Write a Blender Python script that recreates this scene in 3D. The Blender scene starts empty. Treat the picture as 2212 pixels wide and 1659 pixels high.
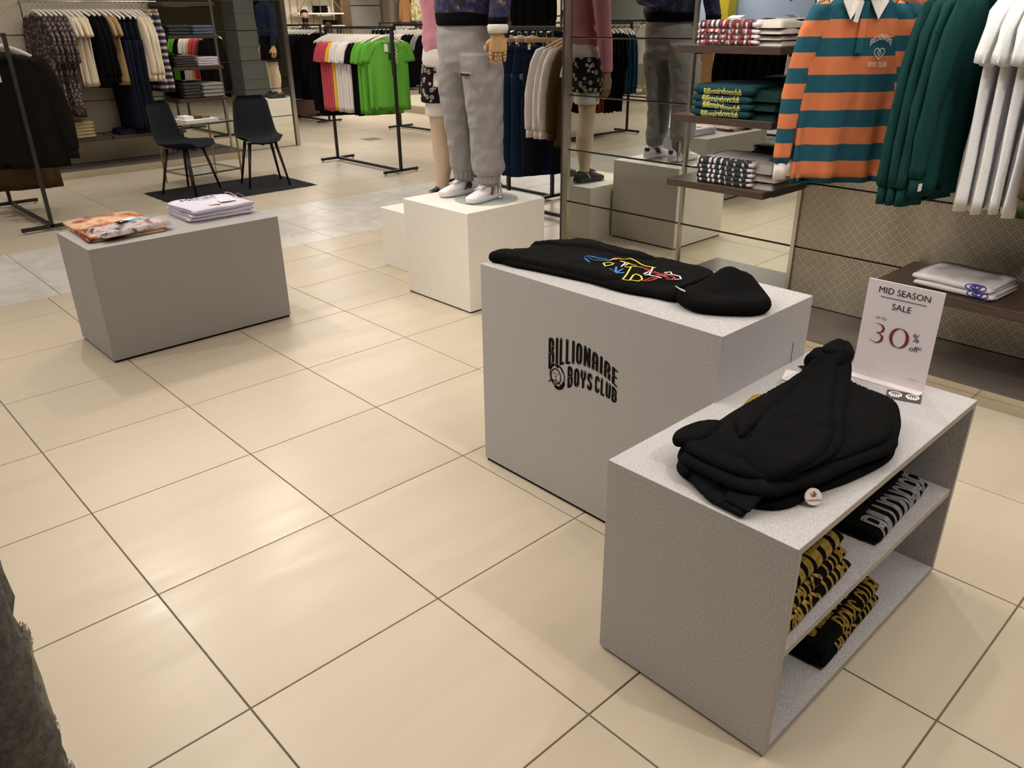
import bpy, bmesh, math, random
from mathutils import Vector, Matrix, noise
from math import sin, cos, pi, radians, sqrt
random.seed(7)
S = bpy.context.scene
COL = S.collection
# ------------------------------------------------------------ camera
F_PX = 1711.37; YAW = 0.750076; PIT = 0.433501; ROL = -0.0105412
CAM = Vector((-0.5135, -1.5285, 1.5708))
fw = Vector((sin(YAW)*cos(PIT), cos(YAW)*cos(PIT), -sin(PIT)))
r0 = Vector((cos(YAW), -sin(YAW), 0)); u0 = r0.cross(fw)
rt = r0*cos(ROL)+u0*sin(ROL); up = u0*cos(ROL)-r0*sin(ROL)
cd = bpy.data.cameras.new('camera'); cam = bpy.data.objects.new('camera', cd); COL.objects.link(cam)
M = Matrix((( rt.x, up.x, -fw.x, CAM.x), (rt.y, up.y, -fw.y, CAM.y), (rt.z, up.z, -fw.z, CAM.z), (0, 0, 0, 1)))
cam.matrix_world = M
cd.sensor_width = 36.0; cd.lens = F_PX/2212*36.0; cd.clip_start = 0.02; cd.clip_end = 100
S.camera = cam
# ------------------------------------------------------------ colour management, world
S.view_settings.view_transform = 'Standard'; S.view_settings.look = 'None'
S.view_settings.gamma = 1; S.view_settings.use_curve_mapping = False
S.view_settings.exposure = -0.22
W = bpy.data.worlds.new('world'); S.world = W; W.use_nodes = True
bg = W.node_tree.nodes['Background']; bg.inputs[0].default_value = (1.0, 0.86, 0.70, 1); bg.inputs[1].default_value = 0.25
S.cycles.use_denoising = True
S.cycles.max_bounces = 8; S.cycles.diffuse_bounces = 3; S.cycles.glossy_bounces = 5
S.cycles.caustics_reflective = False; S.cycles.caustics_refractive = False
S.cycles.sample_clamp_indirect = 6
WARM = (1.0, 0.925, 0.835)
def lamp(kind, loc, power, aim=None, color=WARM, **k):
    d = bpy.data.lights.new('ceiling_and_fill_light', kind); d.energy = power; d.color = color
    for a, v in k.items(): setattr(d, a, v)
    o = bpy.data.objects.new('ceiling_and_fill_light', d); COL.objects.link(o); o.location = loc
    aim = Vector(aim) if aim else Vector((loc[0], loc[1], 0))
    o.rotation_euler = (aim-Vector(loc)).to_track_quat('-Z', 'Y').to_euler()
    return o
CEIL = 3.1
SPOTS = [  # x, y, aim x, aim y, power
 (0.0, 1.0, .7, -.1, 42), (2.2, 4.6, 2.4, 1.9, 125), (1.0, 4.4, .9, 1.4, 120), (0.6, 2.2, 1.7, .2, 75),
 (2.2, 1.0, 3.3, -.3, 75), (1.9, 2.4, 3.4, .9, 75), (1.2, -2.3, 2.0, -.9, 105), (-.9, 2.6, .0, 1.2, 55), (2.9, .2, 2.4, -.8, 60),
 (-1.2, .2, .3, .2, 30), (-1.8, 3.4, .4, 2.8, 125), (.2, 6.6, 1.0, 5.2, 90), (2.4, 7.2, 1.9, 7.9, 40), (3.4, 7.2, 3.6, 8.2, 30), (3.2, 6.0, 4.4, 5.4, 80),
 (6.2, 7.4, 4.8, 6.8, 110), (5.0, 9.4, 5.4, 8.4, 110), (6.6, 4.6, 5.2, 3.6, 90), (8.8, 8.0, 8.2, 9.2, 130),
 (9.2, 12.5, 8.5, 12.0, 170), (3.0, 1.2, 3.2, 1.4, 60), (-3.6, 5.0, -2.2, 6.4, 120), (12.5, 8.0, 12, 9, 200), (6.2, 14, 6.5, 15.6, 160), (10.2, 14.2, 9.8, 15.6, 130), (-7.5, 9.5, -7.2, 9.0, 240), (1.2, 7.2, .2, 8.2, 50)]
for x, y, ax, ay, pw in SPOTS:
    lamp('SPOT', (x, y, CEIL-.08), pw*1.05, (ax, ay, 0), spot_size=radians(80), spot_blend=.6, shadow_soft_size=.04)
for x, y, pw in [(0.0, .2, 42), (2.2, -1.4, 70), (1.6, 3.4, 26), (4.0, 4.8, 60), (1.5, 6.4, 36), (5.0, 8.0, 60), (8.5, 7.5, 110), (7.5, 12.0, 160), (-4, 6, 110), (12, 11, 160), (-8, 9.5, 130), (9, 15, 60)]:
    lamp('AREA', (x, y, CEIL-.03), pw, shape='SQUARE', size=2.4)  # wide area lamps added under the ceiling as soft ambient fill
# ------------------------------------------------------------ mesh helpers
def link(o, parent=None):
    COL.objects.link(o)
    if parent is not None: o.parent = parent
    return o
def mesh(name, V, Fc, mat, smooth=True):
    m = bpy.data.meshes.new(name); m.from_pydata([tuple(v) for v in V], [], Fc)
    if mat is not None: m.materials.append(mat)
    if smooth:
        m.polygons.foreach_set('use_smooth', [True]*len(m.polygons))
    m.update(); return m
def tag(o, label=None, cat=None, group=None, kind=None):
    if label: o['label'] = label
    if cat: o['category'] = cat
    if group: o['group'] = group
    if kind: o['kind'] = kind
    return o
def thing(name, label, cat, loc=(0, 0, 0), rz=0, group=None):
    o = bpy.data.objects.new(name, None); link(o); o.location = loc; o.rotation_euler = (0, 0, rz)
    o.empty_display_size = .05
    return tag(o, label, cat, group)
def copy_tree(o, parent=None):
    c = o.copy(); COL.objects.link(c); c.parent = parent
    for ch in o.children: copy_tree(ch, c)
    return c
class G:
    def __init__(s): s.V = []; s.F = []
    def add(s, V, Fc):
        n = len(s.V); s.V += [Vector(v) for v in V]; s.F += [tuple(i+n for i in f) for f in Fc]; return s
    def box(s, x0, x1, y0, y1, z0, z1, b=0.0):
        V = [(x, y, z) for z in (z0, z1) for y in (y0, y1) for x in (x0, x1)]
        Fc = [(0, 2, 3, 1), (4, 5, 7, 6), (0, 1, 5, 4), (2, 6, 7, 3), (0, 4, 6, 2), (1, 3, 7, 5)]
        if b > 0:
            bm = bmesh.new(); vs = [bm.verts.new(v) for v in V]
            for f in Fc: bm.faces.new([vs[i] for i in f])
            bmesh.ops.bevel(bm, geom=bm.edges[:], offset=b, segments=1, affect='EDGES')
            bm.verts.index_update()
            V = [v.co.copy() for v in bm.verts]; Fc = [tuple(v.index for v in f.verts) for f in bm.faces]; bm.free()
        return s.add(V, Fc)
    def loft(s, rings, cap=True, closed=True):
        n = len(rings[0]); V = [p for r in rings for p in r]; Fc = []
        for i in range(len(rings)-1):
            for j in range(n if closed else n-1):
                a = i*n+j; b = i*n+(j+1) % n; Fc.append((a, b, b+n, a+n))
        if cap and closed:
            V += [sum((Vector(p) for p in rings[0]), Vector())/n, sum((Vector(p) for p in rings[-1]), Vector())/n]
            c0 = len(V)-2; c1 = len(V)-1; m = (len(rings)-1)*n
            for j in range(n):
                Fc.append((c0, (j+1) % n, j)); Fc.append((c1, m+j, m+(j+1) % n))
        return s.add(V, Fc)
    def tube(s, path, r, n=8, cap=True):
        P = [Vector(p) for p in path]; rr = r if isinstance(r, (list, tuple)) else [r]*len(P); rings = []
        ref = Vector((0, 0, 1)); 
        prev = None
        for i, p in enumerate(P):
            t = (P[min(i+1, len(P)-1)]-P[max(i-1, 0)]).normalized()
            if prev is None:
                a = t.cross(ref)
                if a.length < .05: a = t.cross(Vector((1, 0, 0)))
            else: a = prev-t*prev.dot(t)
            a.normalize(); prev = a; b = t.cross(a)
            rings.append([p+a*cos(2*pi*k/n)*rr[i]+b*sin(2*pi*k/n)*rr[i] for k in range(n)])
        return s.loft(rings, cap)
    def bar(s, a, b, w):  # square tube between points
        a = Vector(a); b = Vector(b); t = (b-a).normalized()
        ref = Vector((0, 0, 1)) if abs(t.z) < .8 else Vector((0, 1, 0))
        u = t.cross(ref).normalized()*w/2; v = t.cross(u).normalized()*w/2
        R_ = lambda p: [p+u+v, p-u+v, p-u-v, p+u-v]
        return s.loft([R_(a), R_(b)])
    def disc(s, c, r, z0, z1, n=32):
        return s.loft([[(c[0]+r*cos(2*pi*k/n), c[1]+r*sin(2*pi*k/n), z) for k in range(n)] for z in (z0, z1)])
    def obj(s, name, mat, parent=None, smooth=False, loc=None):
        o = bpy.data.objects.new(name, mesh(name, s.V, s.F, mat, smooth)); link(o, parent)
        if loc is not None: o.location = loc
        return o
    def __len__(s): return len(s.V)
def ell(c, rx, ry, n=20, ax=(1, 0, 0), ay=(0, 1, 0), p=2.0, ph=0.0):
    c = Vector(c); ax = Vector(ax); ay = Vector(ay); out = []
    for k in range(n):
        t = 2*pi*k/n+ph; a = cos(t); b = sin(t)
        out.append(c+ax*rx*math.copysign(abs(a)**(2/p), a)+ay*ry*math.copysign(abs(b)**(2/p), b))
    return out
def lerp(a, b, t): return a+(b-a)*t
def interp(tab, x):
    if x <= tab[0][0]: return tab[0][1]
    for (a, va), (b, vb) in zip(tab, tab[1:]):
        if x <= b: return va+(vb-va)*(x-a)/(b-a)
    return tab[-1][1]
# ------------------------------------------------------------ materials
def nodes(name):
    m = bpy.data.materials.new(name); m.use_nodes = True
    t = m.node_tree; return m, t, t.nodes['Principled BSDF']
def N(t, kind, **k):
    n = t.nodes.new(kind)
    for a, v in k.items(): setattr(n, a, v)
    return n
def L(t, a, b): t.links.new(a, b)
def ramp(t, src, stops):
    r = N(t, 'ShaderNodeValToRGB'); e = r.color_ramp.elements
    e[0].position, e[0].color = stops[0][0], (*stops[0][1], 1)
    e[1].position, e[1].color = stops[-1][0], (*stops[-1][1], 1)
    for p, c in stops[1:-1]:
        q = e.new(p); q.color = (*c, 1)
    L(t, src, r.inputs[0]); return r.outputs[0]
def noise_tex(t, scale, detail=3, coord='Object', stretch=None, rough=.5):
    tc = N(t, 'ShaderNodeTexCoord'); n = N(t, 'ShaderNodeTexNoise'); src = tc.outputs[coord] if coord != 'Pos' else N(t, 'ShaderNodeNewGeometry').outputs['Position']
    if stretch:
        mp = N(t, 'ShaderNodeMapping'); mp.inputs['Scale'].default_value = stretch; L(t, src, mp.inputs[0]); src = mp.outputs[0]
    L(t, src, n.inputs['Vector']); n.inputs['Scale'].default_value = scale; n.inputs['Detail'].default_value = detail
    n.inputs['Roughness'].default_value = rough
    return n.outputs['Fac']
def bump(t, p, h, strength, dist=.002):
    b = N(t, 'ShaderNodeBump'); b.inputs['Strength'].default_value = strength; b.inputs['Distance'].default_value = dist
    L(t, h, b.inputs['Height']); L(t, b.outputs[0], p.inputs['Normal'])
def plain(name, c, rough=.6, metal=0, spec=.5, emit=0):
    m, t, p = nodes(name); p.inputs['Base Color'].default_value = (*c, 1); p.inputs['Roughness'].default_value = rough
    p.inputs['Metallic'].default_value = metal; p.inputs['Specular IOR Level'].default_value = spec
    if emit: p.inputs['Emission Color'].default_value = (*c, 1); p.inputs['Emission Strength'].default_value = emit
    return m
_cl = {}
def cloth(c, rough=.9, wrinkle=.35, key=None):
    k = (c, rough, wrinkle)
    if k in _cl: return _cl[k]
    m, t, p = nodes('cloth'); p.inputs['Roughness'].default_value = rough; p.inputs['Specular IOR Level'].default_value = .06
    a = noise_tex(t, 240, 2); d = tuple(x*.93 for x in c); e = tuple(min(1, x*1.05) for x in c)
    L(t, ramp(t, a, [(.35, d), (.65, e)]), p.inputs['Base Color'])
    w = noise_tex(t, 7, 1.5, stretch=(1, 1, .35)); bump(t, p, w, wrinkle*.6, .03)
    _cl[k] = m; return m
def heather(c0, c1, scale=160):
    m, t, p = nodes('heather_jersey'); p.inputs['Roughness'].default_value = .95; p.inputs['Specular IOR Level'].default_value = .1
    a = noise_tex(t, scale, 4, stretch=(1, 1, .35)); L(t, ramp(t, a, [(.3, c0), (.7, c1)]), p.inputs['Base Color'])
    w = noise_tex(t, 9, 1.5, stretch=(1, 1, .6)); bump(t, p, w, .25, .02); return m
def terrazzo(name, lo, hi, scale=190):
    m, t, p = nodes(name); p.inputs['Roughness'].default_value = .55; p.inputs['Specular IOR Level'].default_value = .35
    a = noise_tex(t, scale, 3, rough=.7); L(t, ramp(t, a, [(.30, lo), (.5, tuple((x+y)/2 for x, y in zip(lo, hi))), (.72, hi)]), p.inputs['Base Color'])
    return m
def tile_mat():
    m, t, p = nodes('beige_tile')
    g = N(t, 'ShaderNodeNewGeometry'); sn = N(t, 'ShaderNodeVectorMath', operation='SNAP'); sn.inputs[1].default_value = (.6, .6, 50)
    L(t, g.outputs['Position'], sn.inputs[0]); wn = N(t, 'ShaderNodeTexWhiteNoise'); L(t, sn.outputs[0], wn.inputs['Vector'])
    ad = N(t, 'ShaderNodeVectorMath', operation='ADD'); L(t, g.outputs['Position'], ad.inputs[0])
    sc = N(t, 'ShaderNodeVectorMath', operation='SCALE'); sc.inputs['Scale'].default_value = 9; L(t, wn.outputs['Color'], sc.inputs[0]); L(t, sc.outputs[0], ad.inputs[1])
    mp = N(t, 'ShaderNodeMapping'); mp.inputs['Scale'].default_value = (1.0, 5.5, 1); mp.inputs['Rotation'].default_value = (0, 0, .12); L(t, ad.outputs[0], mp.inputs[0])
    n = N(t, 'ShaderNodeTexNoise'); n.inputs['Scale'].default_value = 1.6; n.inputs['Detail'].default_value = 5; n.inputs['Distortion'].default_value = .6; L(t, mp.outputs[0], n.inputs['Vector'])
    c = ramp(t, n.outputs['Fac'], [(.22, (.485, .415, .315)), (.42, (.515, .44, .335)), (.6, (.53, .455, .35)), (.8, (.56, .48, .37))])
    mx = N(t, 'ShaderNodeMix', data_type='RGBA', blend_type='MULTIPLY'); mx.inputs[0].default_value = 1
    L(t, c, mx.inputs[6]); L(t, ramp(t, wn.outputs['Value'], [(0, (.93, .93, .94)), (1, (1, 1, 1))]), mx.inputs[7])
    L(t, mx.outputs[2], p.inputs['Base Color']); p.inputs['Roughness'].default_value = .3; p.inputs['Specular IOR Level'].default_value = .3
    L(t, ramp(t, n.outputs['Fac'], [(.3, (.36,)*3), (.7, (.27,)*3)]), p.inputs['Roughness'])
    return m
def marble_mat(name, base, vein, scale=2.2, rough=.3, amt=.08):
    m, t, p = nodes(name)
    n = N(t, 'ShaderNodeTexNoise'); n.inputs['Scale'].default_value = scale; n.inputs['Detail'].default_value = 8; n.inputs['Distortion'].default_value = 1.6
    g = N(t, 'ShaderNodeNewGeometry'); L(t, g.outputs['Position'], n.inputs['Vector'])
    c = ramp(t, n.outputs['Fac'], [(.3, base), (.5-amt*.6, base), (.5, vein), (.5+amt*.6, base), (.8, tuple(x*.96 for x in base))])
    L(t, c, p.inputs['Base Color']); p.inputs['Roughness'].default_value = rough; p.inputs['Specular IOR Level'].default_value = .35
    return m
def panel_mat():
    # patinated metal sheet stamped with a diagonal basket weave of short ribs
    m, t, p = nodes('basket_weave_panel')
    tc = N(t, 'ShaderNodeTexCoord'); mp = N(t, 'ShaderNodeMapping'); mp.inputs['Rotation'].default_value = (0, 0, radians(45)); mp.inputs['Scale'].default_value = (25, 25, 1)
    L(t, tc.outputs['UV'], mp.inputs[0]); sp = N(t, 'ShaderNodeSeparateXYZ'); L(t, mp.outputs[0], sp.inputs[0])
    def mth(op, a, b=None, c=None):
        n = N(t, 'ShaderNodeMath', operation=op)
        for i, v in enumerate((a, b, c)):
            if v is None: continue
            if isinstance(v, (int, float)): n.inputs[i].default_value = v
            else: L(t, v, n.inputs[i])
        return n.outputs[0]
    x, y = sp.outputs[0], sp.outputs[1]
    fx = mth('FRACT', x); fy = mth('FRACT', y)
    par = mth('MODULO', mth('ADD', mth('FLOOR', x), mth('FLOOR', y)), 2); par = mth('ABSOLUTE', par)
    use = mth('ADD', mth('MULTIPLY', fx, par), mth('MULTIPLY', fy, mth('SUBTRACT', 1, par)))
    rib = mth('ABSOLUTE', mth('SUBTRACT', mth('FRACT', mth('MULTIPLY', use, 4)), .5))   # 0..0.5
    rib = mth('GREATER_THAN', rib, .27)
    ex = mth('ABSOLUTE', mth('SUBTRACT', fx, .5)); ey = mth('ABSOLUTE', mth('SUBTRACT', fy, .5))
    edge = mth('GREATER_THAN', mth('MAXIMUM', ex, ey), .455)
    h = mth('MAXIMUM', mth('MULTIPLY', rib, 1), edge)
    pat = noise_tex(t, 2.2, 3, coord='Pos'); 
    base = ramp(t, pat, [(.35, (.17, .15, .12)), (.65, (.30, .265, .215))])
    mx = N(t, 'ShaderNodeMix', data_type='RGBA'); L(t, base, mx.inputs[6]); mx.inputs[7].default_value = (.62, .56, .44, 1); L(t, h, mx.inputs[0])
    L(t, mx.outputs[2], p.inputs['Base Color']); p.inputs['Metallic'].default_value = .55; p.inputs['Roughness'].default_value = .42
    bump(t, p, h, .5, .002); return m
def stripes(cols, period, axis='Z', off=0.0, coord='Object', wob=.0):
    m, t, p = nodes('striped_jersey'); p.inputs['Roughness'].default_value = .9; p.inputs['Specular IOR Level'].default_value = .15
    tc = N(t, 'ShaderNodeTexCoord'); sp = N(t, 'ShaderNodeSeparateXYZ'); L(t, tc.outputs[coord], sp.inputs[0])
    a = N(t, 'ShaderNodeMath', operation='MULTIPLY_ADD'); a.inputs[1].default_value = 1/period; a.inputs[2].default_value = 100+off
    L(t, sp.outputs[axis], a.inputs[0]); f = N(t, 'ShaderNodeMath', operation='FRACT'); L(t, a.outputs[0], f.inputs[0])
    r = N(t, 'ShaderNodeValToRGB'); r.color_ramp.interpolation = 'CONSTANT'; e = r.color_ramp.elements
    tot = sum(w for _, w in cols); pos = 0
    for i, (c, w) in enumerate(cols):
        q = e[0] if i == 0 else (e[1] if i == 1 else e.new(pos)); q.position = pos; q.color = (*c, 1); pos += w/tot
    L(t, f.outputs[0], r.inputs[0]); L(t, r.outputs[0], p.inputs['Base Color'])
    w = noise_tex(t, 8, 3); bump(t, p, w, .3, .02); return m
def vor_print(name, base, spot, scale, thr=.35, alt=None, rnd=1.0, feature='F1'):
    m, t, p = nodes(name); p.inputs['Roughness'].default_value = .85; p.inputs['Specular IOR Level'].default_value = .15
    tc = N(t, 'ShaderNodeTexCoord'); v = N(t, 'ShaderNodeTexVoronoi'); v.inputs['Scale'].default_value = scale; v.inputs['Randomness'].default_value = rnd
    L(t, tc.outputs['Object'], v.inputs['Vector'])
    k = ramp(t, v.outputs['Distance'], [(0, spot), (thr*.5, alt or spot), (thr, spot), (thr+.03, base), (1, base)])
    L(t, k, p.inputs['Base Color']); return m
M_TILE = tile_mat(); M_MARB = marble_mat('grey_white_marble', (.58, .55, .51), (.50, .47, .435), 1.8, .3, .14)
M_GROUT = plain('grout', (.14, .10, .075), .9)
M_PLINTH = marble_mat('white_engineered_stone', (.80, .76, .70), (.76, .72, .66), 2.4, .38, .02)
M_TERR = terrazzo('grey_speckled_laminate', (.28, .268, .272), (.56, .545, .545), 260)
M_TERR2 = terrazzo('plain_grey_laminate', (.255, .245, .235), (.345, .33, .32), 230)
M_EDGE = plain('grey_edge_band', (.36, .335, .30), .5)
M_MIRROR = plain('mirror_glass', (.74, .76, .70), .0, 1.0)
M_STEEL = plain('brushed_steel', (.50, .46, .41), .28, 1.0)
M_CHROME = plain('chrome', (.75, .74, .72), .08, 1.0)
M_KICK = plain('polished_kick_plate', (.62, .58, .50), .10, 1.0)
M_PLAT = plain('taupe_plinth_top', (.10, .085, .075), .3)
M_BLACKM = plain('black_powder_coat', (.012, .011, .010), .45)
M_BRASS = plain('brass', (.45, .34, .17), .3, 1.0)
M_PANEL = panel_mat()
M_WHITEP = plain('white_plastic', (.72, .67, .60), .45)
M_PAPER = plain('white_card', (.78, .75, .73), .5)
M_INK = plain('black_print', (.010, .008, .007), .85, 0, .08)
def wood(name, a, b, rough=.4):
    m, t, p = nodes(name); n = noise_tex(t, 9, 4, stretch=(1, 14, 14)); L(t, ramp(t, n, [(.35, a), (.65, b)]), p.inputs['Base Color']); p.inputs['Roughness'].default_value = rough; return m
M_BROWN = wood('dark_walnut_laminate', (.040, .024, .017), (.062, .038, .027), .38)
M_PINE = wood('pale_beech', (.50, .31, .15), (.60, .39, .20), .45)
M_HAND = wood('maple_hand', (.55, .32, .15), (.62, .38, .19), .45)
M_SKIN = plain('mannequin_fleshtone', (.62, .47, .34), .45)
BLK = (.0042, .0041, .0042)
# ============================================================ THE SETTING
def struct(o): o['kind'] = 'structure'; return o
# floor: sub-floor of grout with real tiles standing 3 mm proud
X0, X1, Y0, Y1 = -13.8, 18.0, -4.8, 19.8
fl = struct(G().box(X0, X1, Y0, Y1, -.06, -.004).obj('floor', M_GROUT))
def seen(x, y, m=.08):
    d = Vector((x, y, 0))-CAM; z = d.dot(fw)
    if z < .3: return None
    u = .5+F_PX*d.dot(rt)/z/2212; v = .5-F_PX*d.dot(up)/z/1659
    return z if -m < u < 1+m and -m < v < 1+m else None
tiles = []; GAP = .0022
def rows():
    out = []; y = .6*-8
    while y < 3.59: out.append((y, y+.6, 't')); y += .6
    out[-1] = (out[-1][0], out[-1][1], 't')
    y = out[-1][1]; out.append((y, 3.94, 't')); out += [(3.94, 4.29, 'm'), (4.29, 4.79, 'm'), (4.79, 5.27, 'm')]
    y = 5.27
    while y < Y1: out.append((y, min(y+.6, Y1), 't')); y += .6
    return out
for y0, y1, k in rows():
    if y1-y0 < .05: continue
    w = .6 if k == 't' else .5; off = 0 if k == 't' else .18
    i = math.floor((X0-off)/w)
    while i*w+off < X1:
        a = max(X0, i*w+off); b = min(X1, (i+1)*w+off)
        if b-a > .02: tiles.append((a, b, y0, y1, k, seen((a+b)/2, (y0+y1)/2)))
        i += 1
def tile_geo(a, b, c, d):
    g = G(); x0, x1, y0, y1 = a+GAP, b-GAP, c+GAP, d-GAP; e = .0012
    V = [(x0, y0, -.004), (x1, y0, -.004), (x1, y1, -.004), (x0, y1, -.004), (x0, y0, -e), (x1, y0, -e), (x1, y1, -e), (x0, y1, -e),
         (x0+e, y0+e, 0), (x1-e, y0+e, 0), (x1-e, y1-e, 0), (x0+e, y1-e, 0)]
    Fc = []
    for q in (0, 4):
        for j in range(4): Fc.append((q+j, q+(j+1) % 4, q+4+(j+1) % 4, q+4+j))
    Fc.append((8, 9, 10, 11)); return g.add(V, Fc)
vis = sorted([t for t in tiles if t[5]], key=lambda t: t[5])
pick = [t for t in vis if t[4] == 't'][:265]+[t for t in vis if t[4] == 'm'][:34]
cache = {}
for t in pick:
    a, b, c, d, k, _ = t; key = (round(b-a, 3), round(d-c, 3), k)
    if key not in cache:
        cache[key] = mesh('floor_tile' if k == 't' else 'marble_tile', tile_geo(0, b-a, 0, d-c).V, tile_geo(0, b-a, 0, d-c).F, M_TILE if k == 't' else M_MARB, False)
    o = bpy.data.objects.new('floor_tile' if k == 't' else 'marble_tile', cache[key]); link(o, fl); o.location = (a, c, 0)
ps = set(id(t) for t in pick)
for kk, mt, nm in (('t', M_TILE, 'floor_tiles'), ('m', M_MARB, 'marble_tiles')):
    g = G()
    for t in tiles:
        if t[4] == kk and id(t) not in ps:
            q = tile_geo(*t[:4]); g.add(q.V, q.F)
    tag(g.obj(nm, mt, fl), kind='stuff')
struct(G().box(X0, X1, Y0, Y1, CEIL, CEIL+.1).obj('ceiling', plain('ceiling_paint', (.55, .50, .44), .9)))
M_CREAM = plain('cream_wall_paint', (.62, .54, .41), .7); M_TAUPE = plain('taupe_wall_paint', (.33, .28, .20), .7)
for nm, bx, mt in [('wall_back', (X0, X1, Y1, Y1+.1, 0, CEIL), M_CREAM), ('wall_front', (X0, X1, Y0-.1, Y0, 0, CEIL), M_TAUPE),
                   ('wall_left', (X0-.1, X0, Y0, Y1, 0, CEIL), M_CREAM), ('wall_right', (X1, X1+.1, Y0, Y1, 0, CEIL), M_CREAM)]:
    struct(G().box(*bx).obj(nm, mt))
# ---------------------------------------------------------- merchandising walls with mirror, stamped panels, slots and low plinth
SLOTS = [.085, .40, .75, 1.10, 1.45, 1.80, 2.15, CEIL]
def uvbox(g, name, mat, parent):
    o = g.obj(name, mat, parent); me = o.data; uv = me.uv_layers.new(name='UVMap')
    for l in me.loops:
        v = me.vertices[l.vertex_index].co; uv.data[l.index].uv = (v.x, v.z)
    return o
def fin(name, loc, rz, segs, plat, ends, sgn):
    """local frame: wall face on y=0 looking to -y, x along the wall"""
    x0 = min(s[0] for s in segs); x1 = max(s[1] for s in segs)
    w = struct(G().box(x0, x1, .012, .12, 0, CEIL).obj(name, plain('dark_slot_channel', (.022, .017, .014), .5), loc=loc)); w.rotation_euler = (0, 0, rz)
    for a, b, kind in segs:
        zs = list(SLOTS)
        if kind == 'mirror_low': zs[0] = .003
        for z0, z1 in zip(zs, zs[1:]):
            if kind.startswith('mirror'):
                G().box(a+.004, b-.004, .002, .012, z0+.004, z1-.006).obj('mirror_pane', M_MIRROR, w)
            else:
                uvbox(G().box(a+.003, b-.003, 0, .012, z0+.005, z1-.007), 'metal_panel', M_PANEL, w)
            if z1 < 2: G().box(a, b, -.004, .012, z1-.0065, z1-.0035).obj('slot_rail', M_STEEL, w)
    for x, wd, dp, m_ in ends:
        G().box(x-wd/2, x+wd/2, -dp, .12 if wd > .03 else .012, .002, CEIL-.01).obj('upright_post', m_, w)
        if wd > .03:
            G().box(x-wd/2-.001, x-wd/2+.008, -dp-.004, -dp, .002, CEIL-.01).obj('post_edge', plain('dark_edge', (.05, .045, .04), .4), w)
    a, b = plat
    p = struct(G().box(a, b, -.47, -.002, 0.0, .078).obj('baseboard_'+name.split('_')[1], M_KICK, loc=loc)); p.rotation_euler = (0, 0, rz)
    G().box(a, b, -.474, -.002, .078, .086).obj('top_board', M_PLAT, p)
    return w
WX, WY = 3.58, 8.71
fin('wall_east', (WX, 0, 0), -pi/2, [(-2.28, -1.32, 'mirror_low'), (-1.32, -.56, 'mirror'), (-.555, .75, 'p'), (.755, 2.05, 'p'), (2.055, 3.4, 'p')], (-1.33, 3.4),
    [(-2.30, .06, .012, M_STEEL), (-1.32, .018, .012, M_STEEL), (-.557, .022, .014, M_STEEL)], 1)
fin('wall_north', (0, WY, 0), 0, [(-1.9, -.6, 'p'), (-.595, .70, 'p'), (.705, 2.03, 'p'), (2.035, 3.35, 'p'), (3.355, 4.1, 'mirror'), (4.11, 5.03, 'mirror_low')], (-1.9, 4.09),
    [(5.06, .06, .012, M_STEEL), (4.105, .018, .012, M_STEEL), (3.353, .022, .014, M_STEEL)], -1)
# ---------------------------------------------------------- brown cantilever shelves
def shelf(lab, group, loc, rz, w=.59, d=.44, t=.036, gap=.02):
    s = thing('wall_shelf', lab, 'shelf', loc, rz, group)
    G().box(0, w, -d-gap, -gap, -t, 0, .0015).obj('board', M_BROWN, s)
    for x in (.02, w-.035): G().box(x, x+.015, -gap-.3, 0, -t-.012, -t+.002).obj('bracket', M_BLACKM, s)
    return s
E_ = lambda y, z: (WX, y, z)
for i, (z, lb) in enumerate([(1.435, 'printed white tees'), (1.10, 'folded green sweatshirts'), (.765, 'black lettered white tees')]):
    shelf('dark walnut wall shelf carrying '+lb, 'shelves on the right mirror', E_(1.11, z), -pi/2)
shelf('low dark walnut shelf with two white shirts on the ribbed panel', 'shelves on the right mirror', (WX, -.10, .452), -pi/2, w=1.15, d=.46, t=.042)
for z, lb in [(1.762, 'empty topmost dark walnut shelf on the left mirror'), (1.42, 'dark walnut shelf with grey and blue jeans on the left mirror'), (1.08, 'dark walnut shelf with charcoal and lilac tees on the left mirror'), (.73, 'lowest dark walnut shelf with charcoal and grey knits on the left mirror')]:
    shelf(lb, 'shelves on the left mirror', (3.36, WY, z), 0, w=.60, d=.40)
shelf('low dark walnut shelf holding cream folded trousers', 'low shelves on the left panels', (1.72, WY, .40), 0, w=.82, d=.40)
shelf('low dark walnut shelf holding navy folded tees behind the chair', 'low shelves on the left panels', (2.56, WY, .40), 0, w=.82, d=.40)
# ---------------------------------------------------------- background behind the racks
bw = struct(G().box(8.3, 14.0, 15.7, 15.8, 0, CEIL).obj('wall_recess', M_CREAM))
G().box(10.17, 10.43, 15.45, 15.699, 0, CEIL-.01).obj('column_facing', wood('brown_column', (.10, .055, .03), (.13, .075, .04)), bw)
mp = G().box(10.47, 11.36, 15.6, 15.66, .02, CEIL-.02)
M_MESHP, t_, p_ = nodes('perforated_grey_board'); 
v_ = N(t_, 'ShaderNodeTexBrick'); tc_ = N(t_, 'ShaderNodeTexCoord'); mm_ = N(t_, 'ShaderNodeMapping'); mm_.inputs['Rotation'].default_value = (pi/2, 0, 0); L(t_, tc_.outputs['Object'], mm_.inputs[0]); L(t_, mm_.outputs[0], v_.inputs['Vector'])
v_.inputs['Scale'].default_value = 12; v_.offset = 0; v_.inputs['Color1'].default_value = (.30, .27, .24, 1); v_.inputs['Color2'].default_value = (.27, .245, .22, 1); v_.inputs['Mortar'].default_value = (.17, .15, .13, 1); v_.inputs['Mortar Size'].default_value = .06
L(t_, v_.outputs['Color'], p_.inputs['Base Color'])
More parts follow.
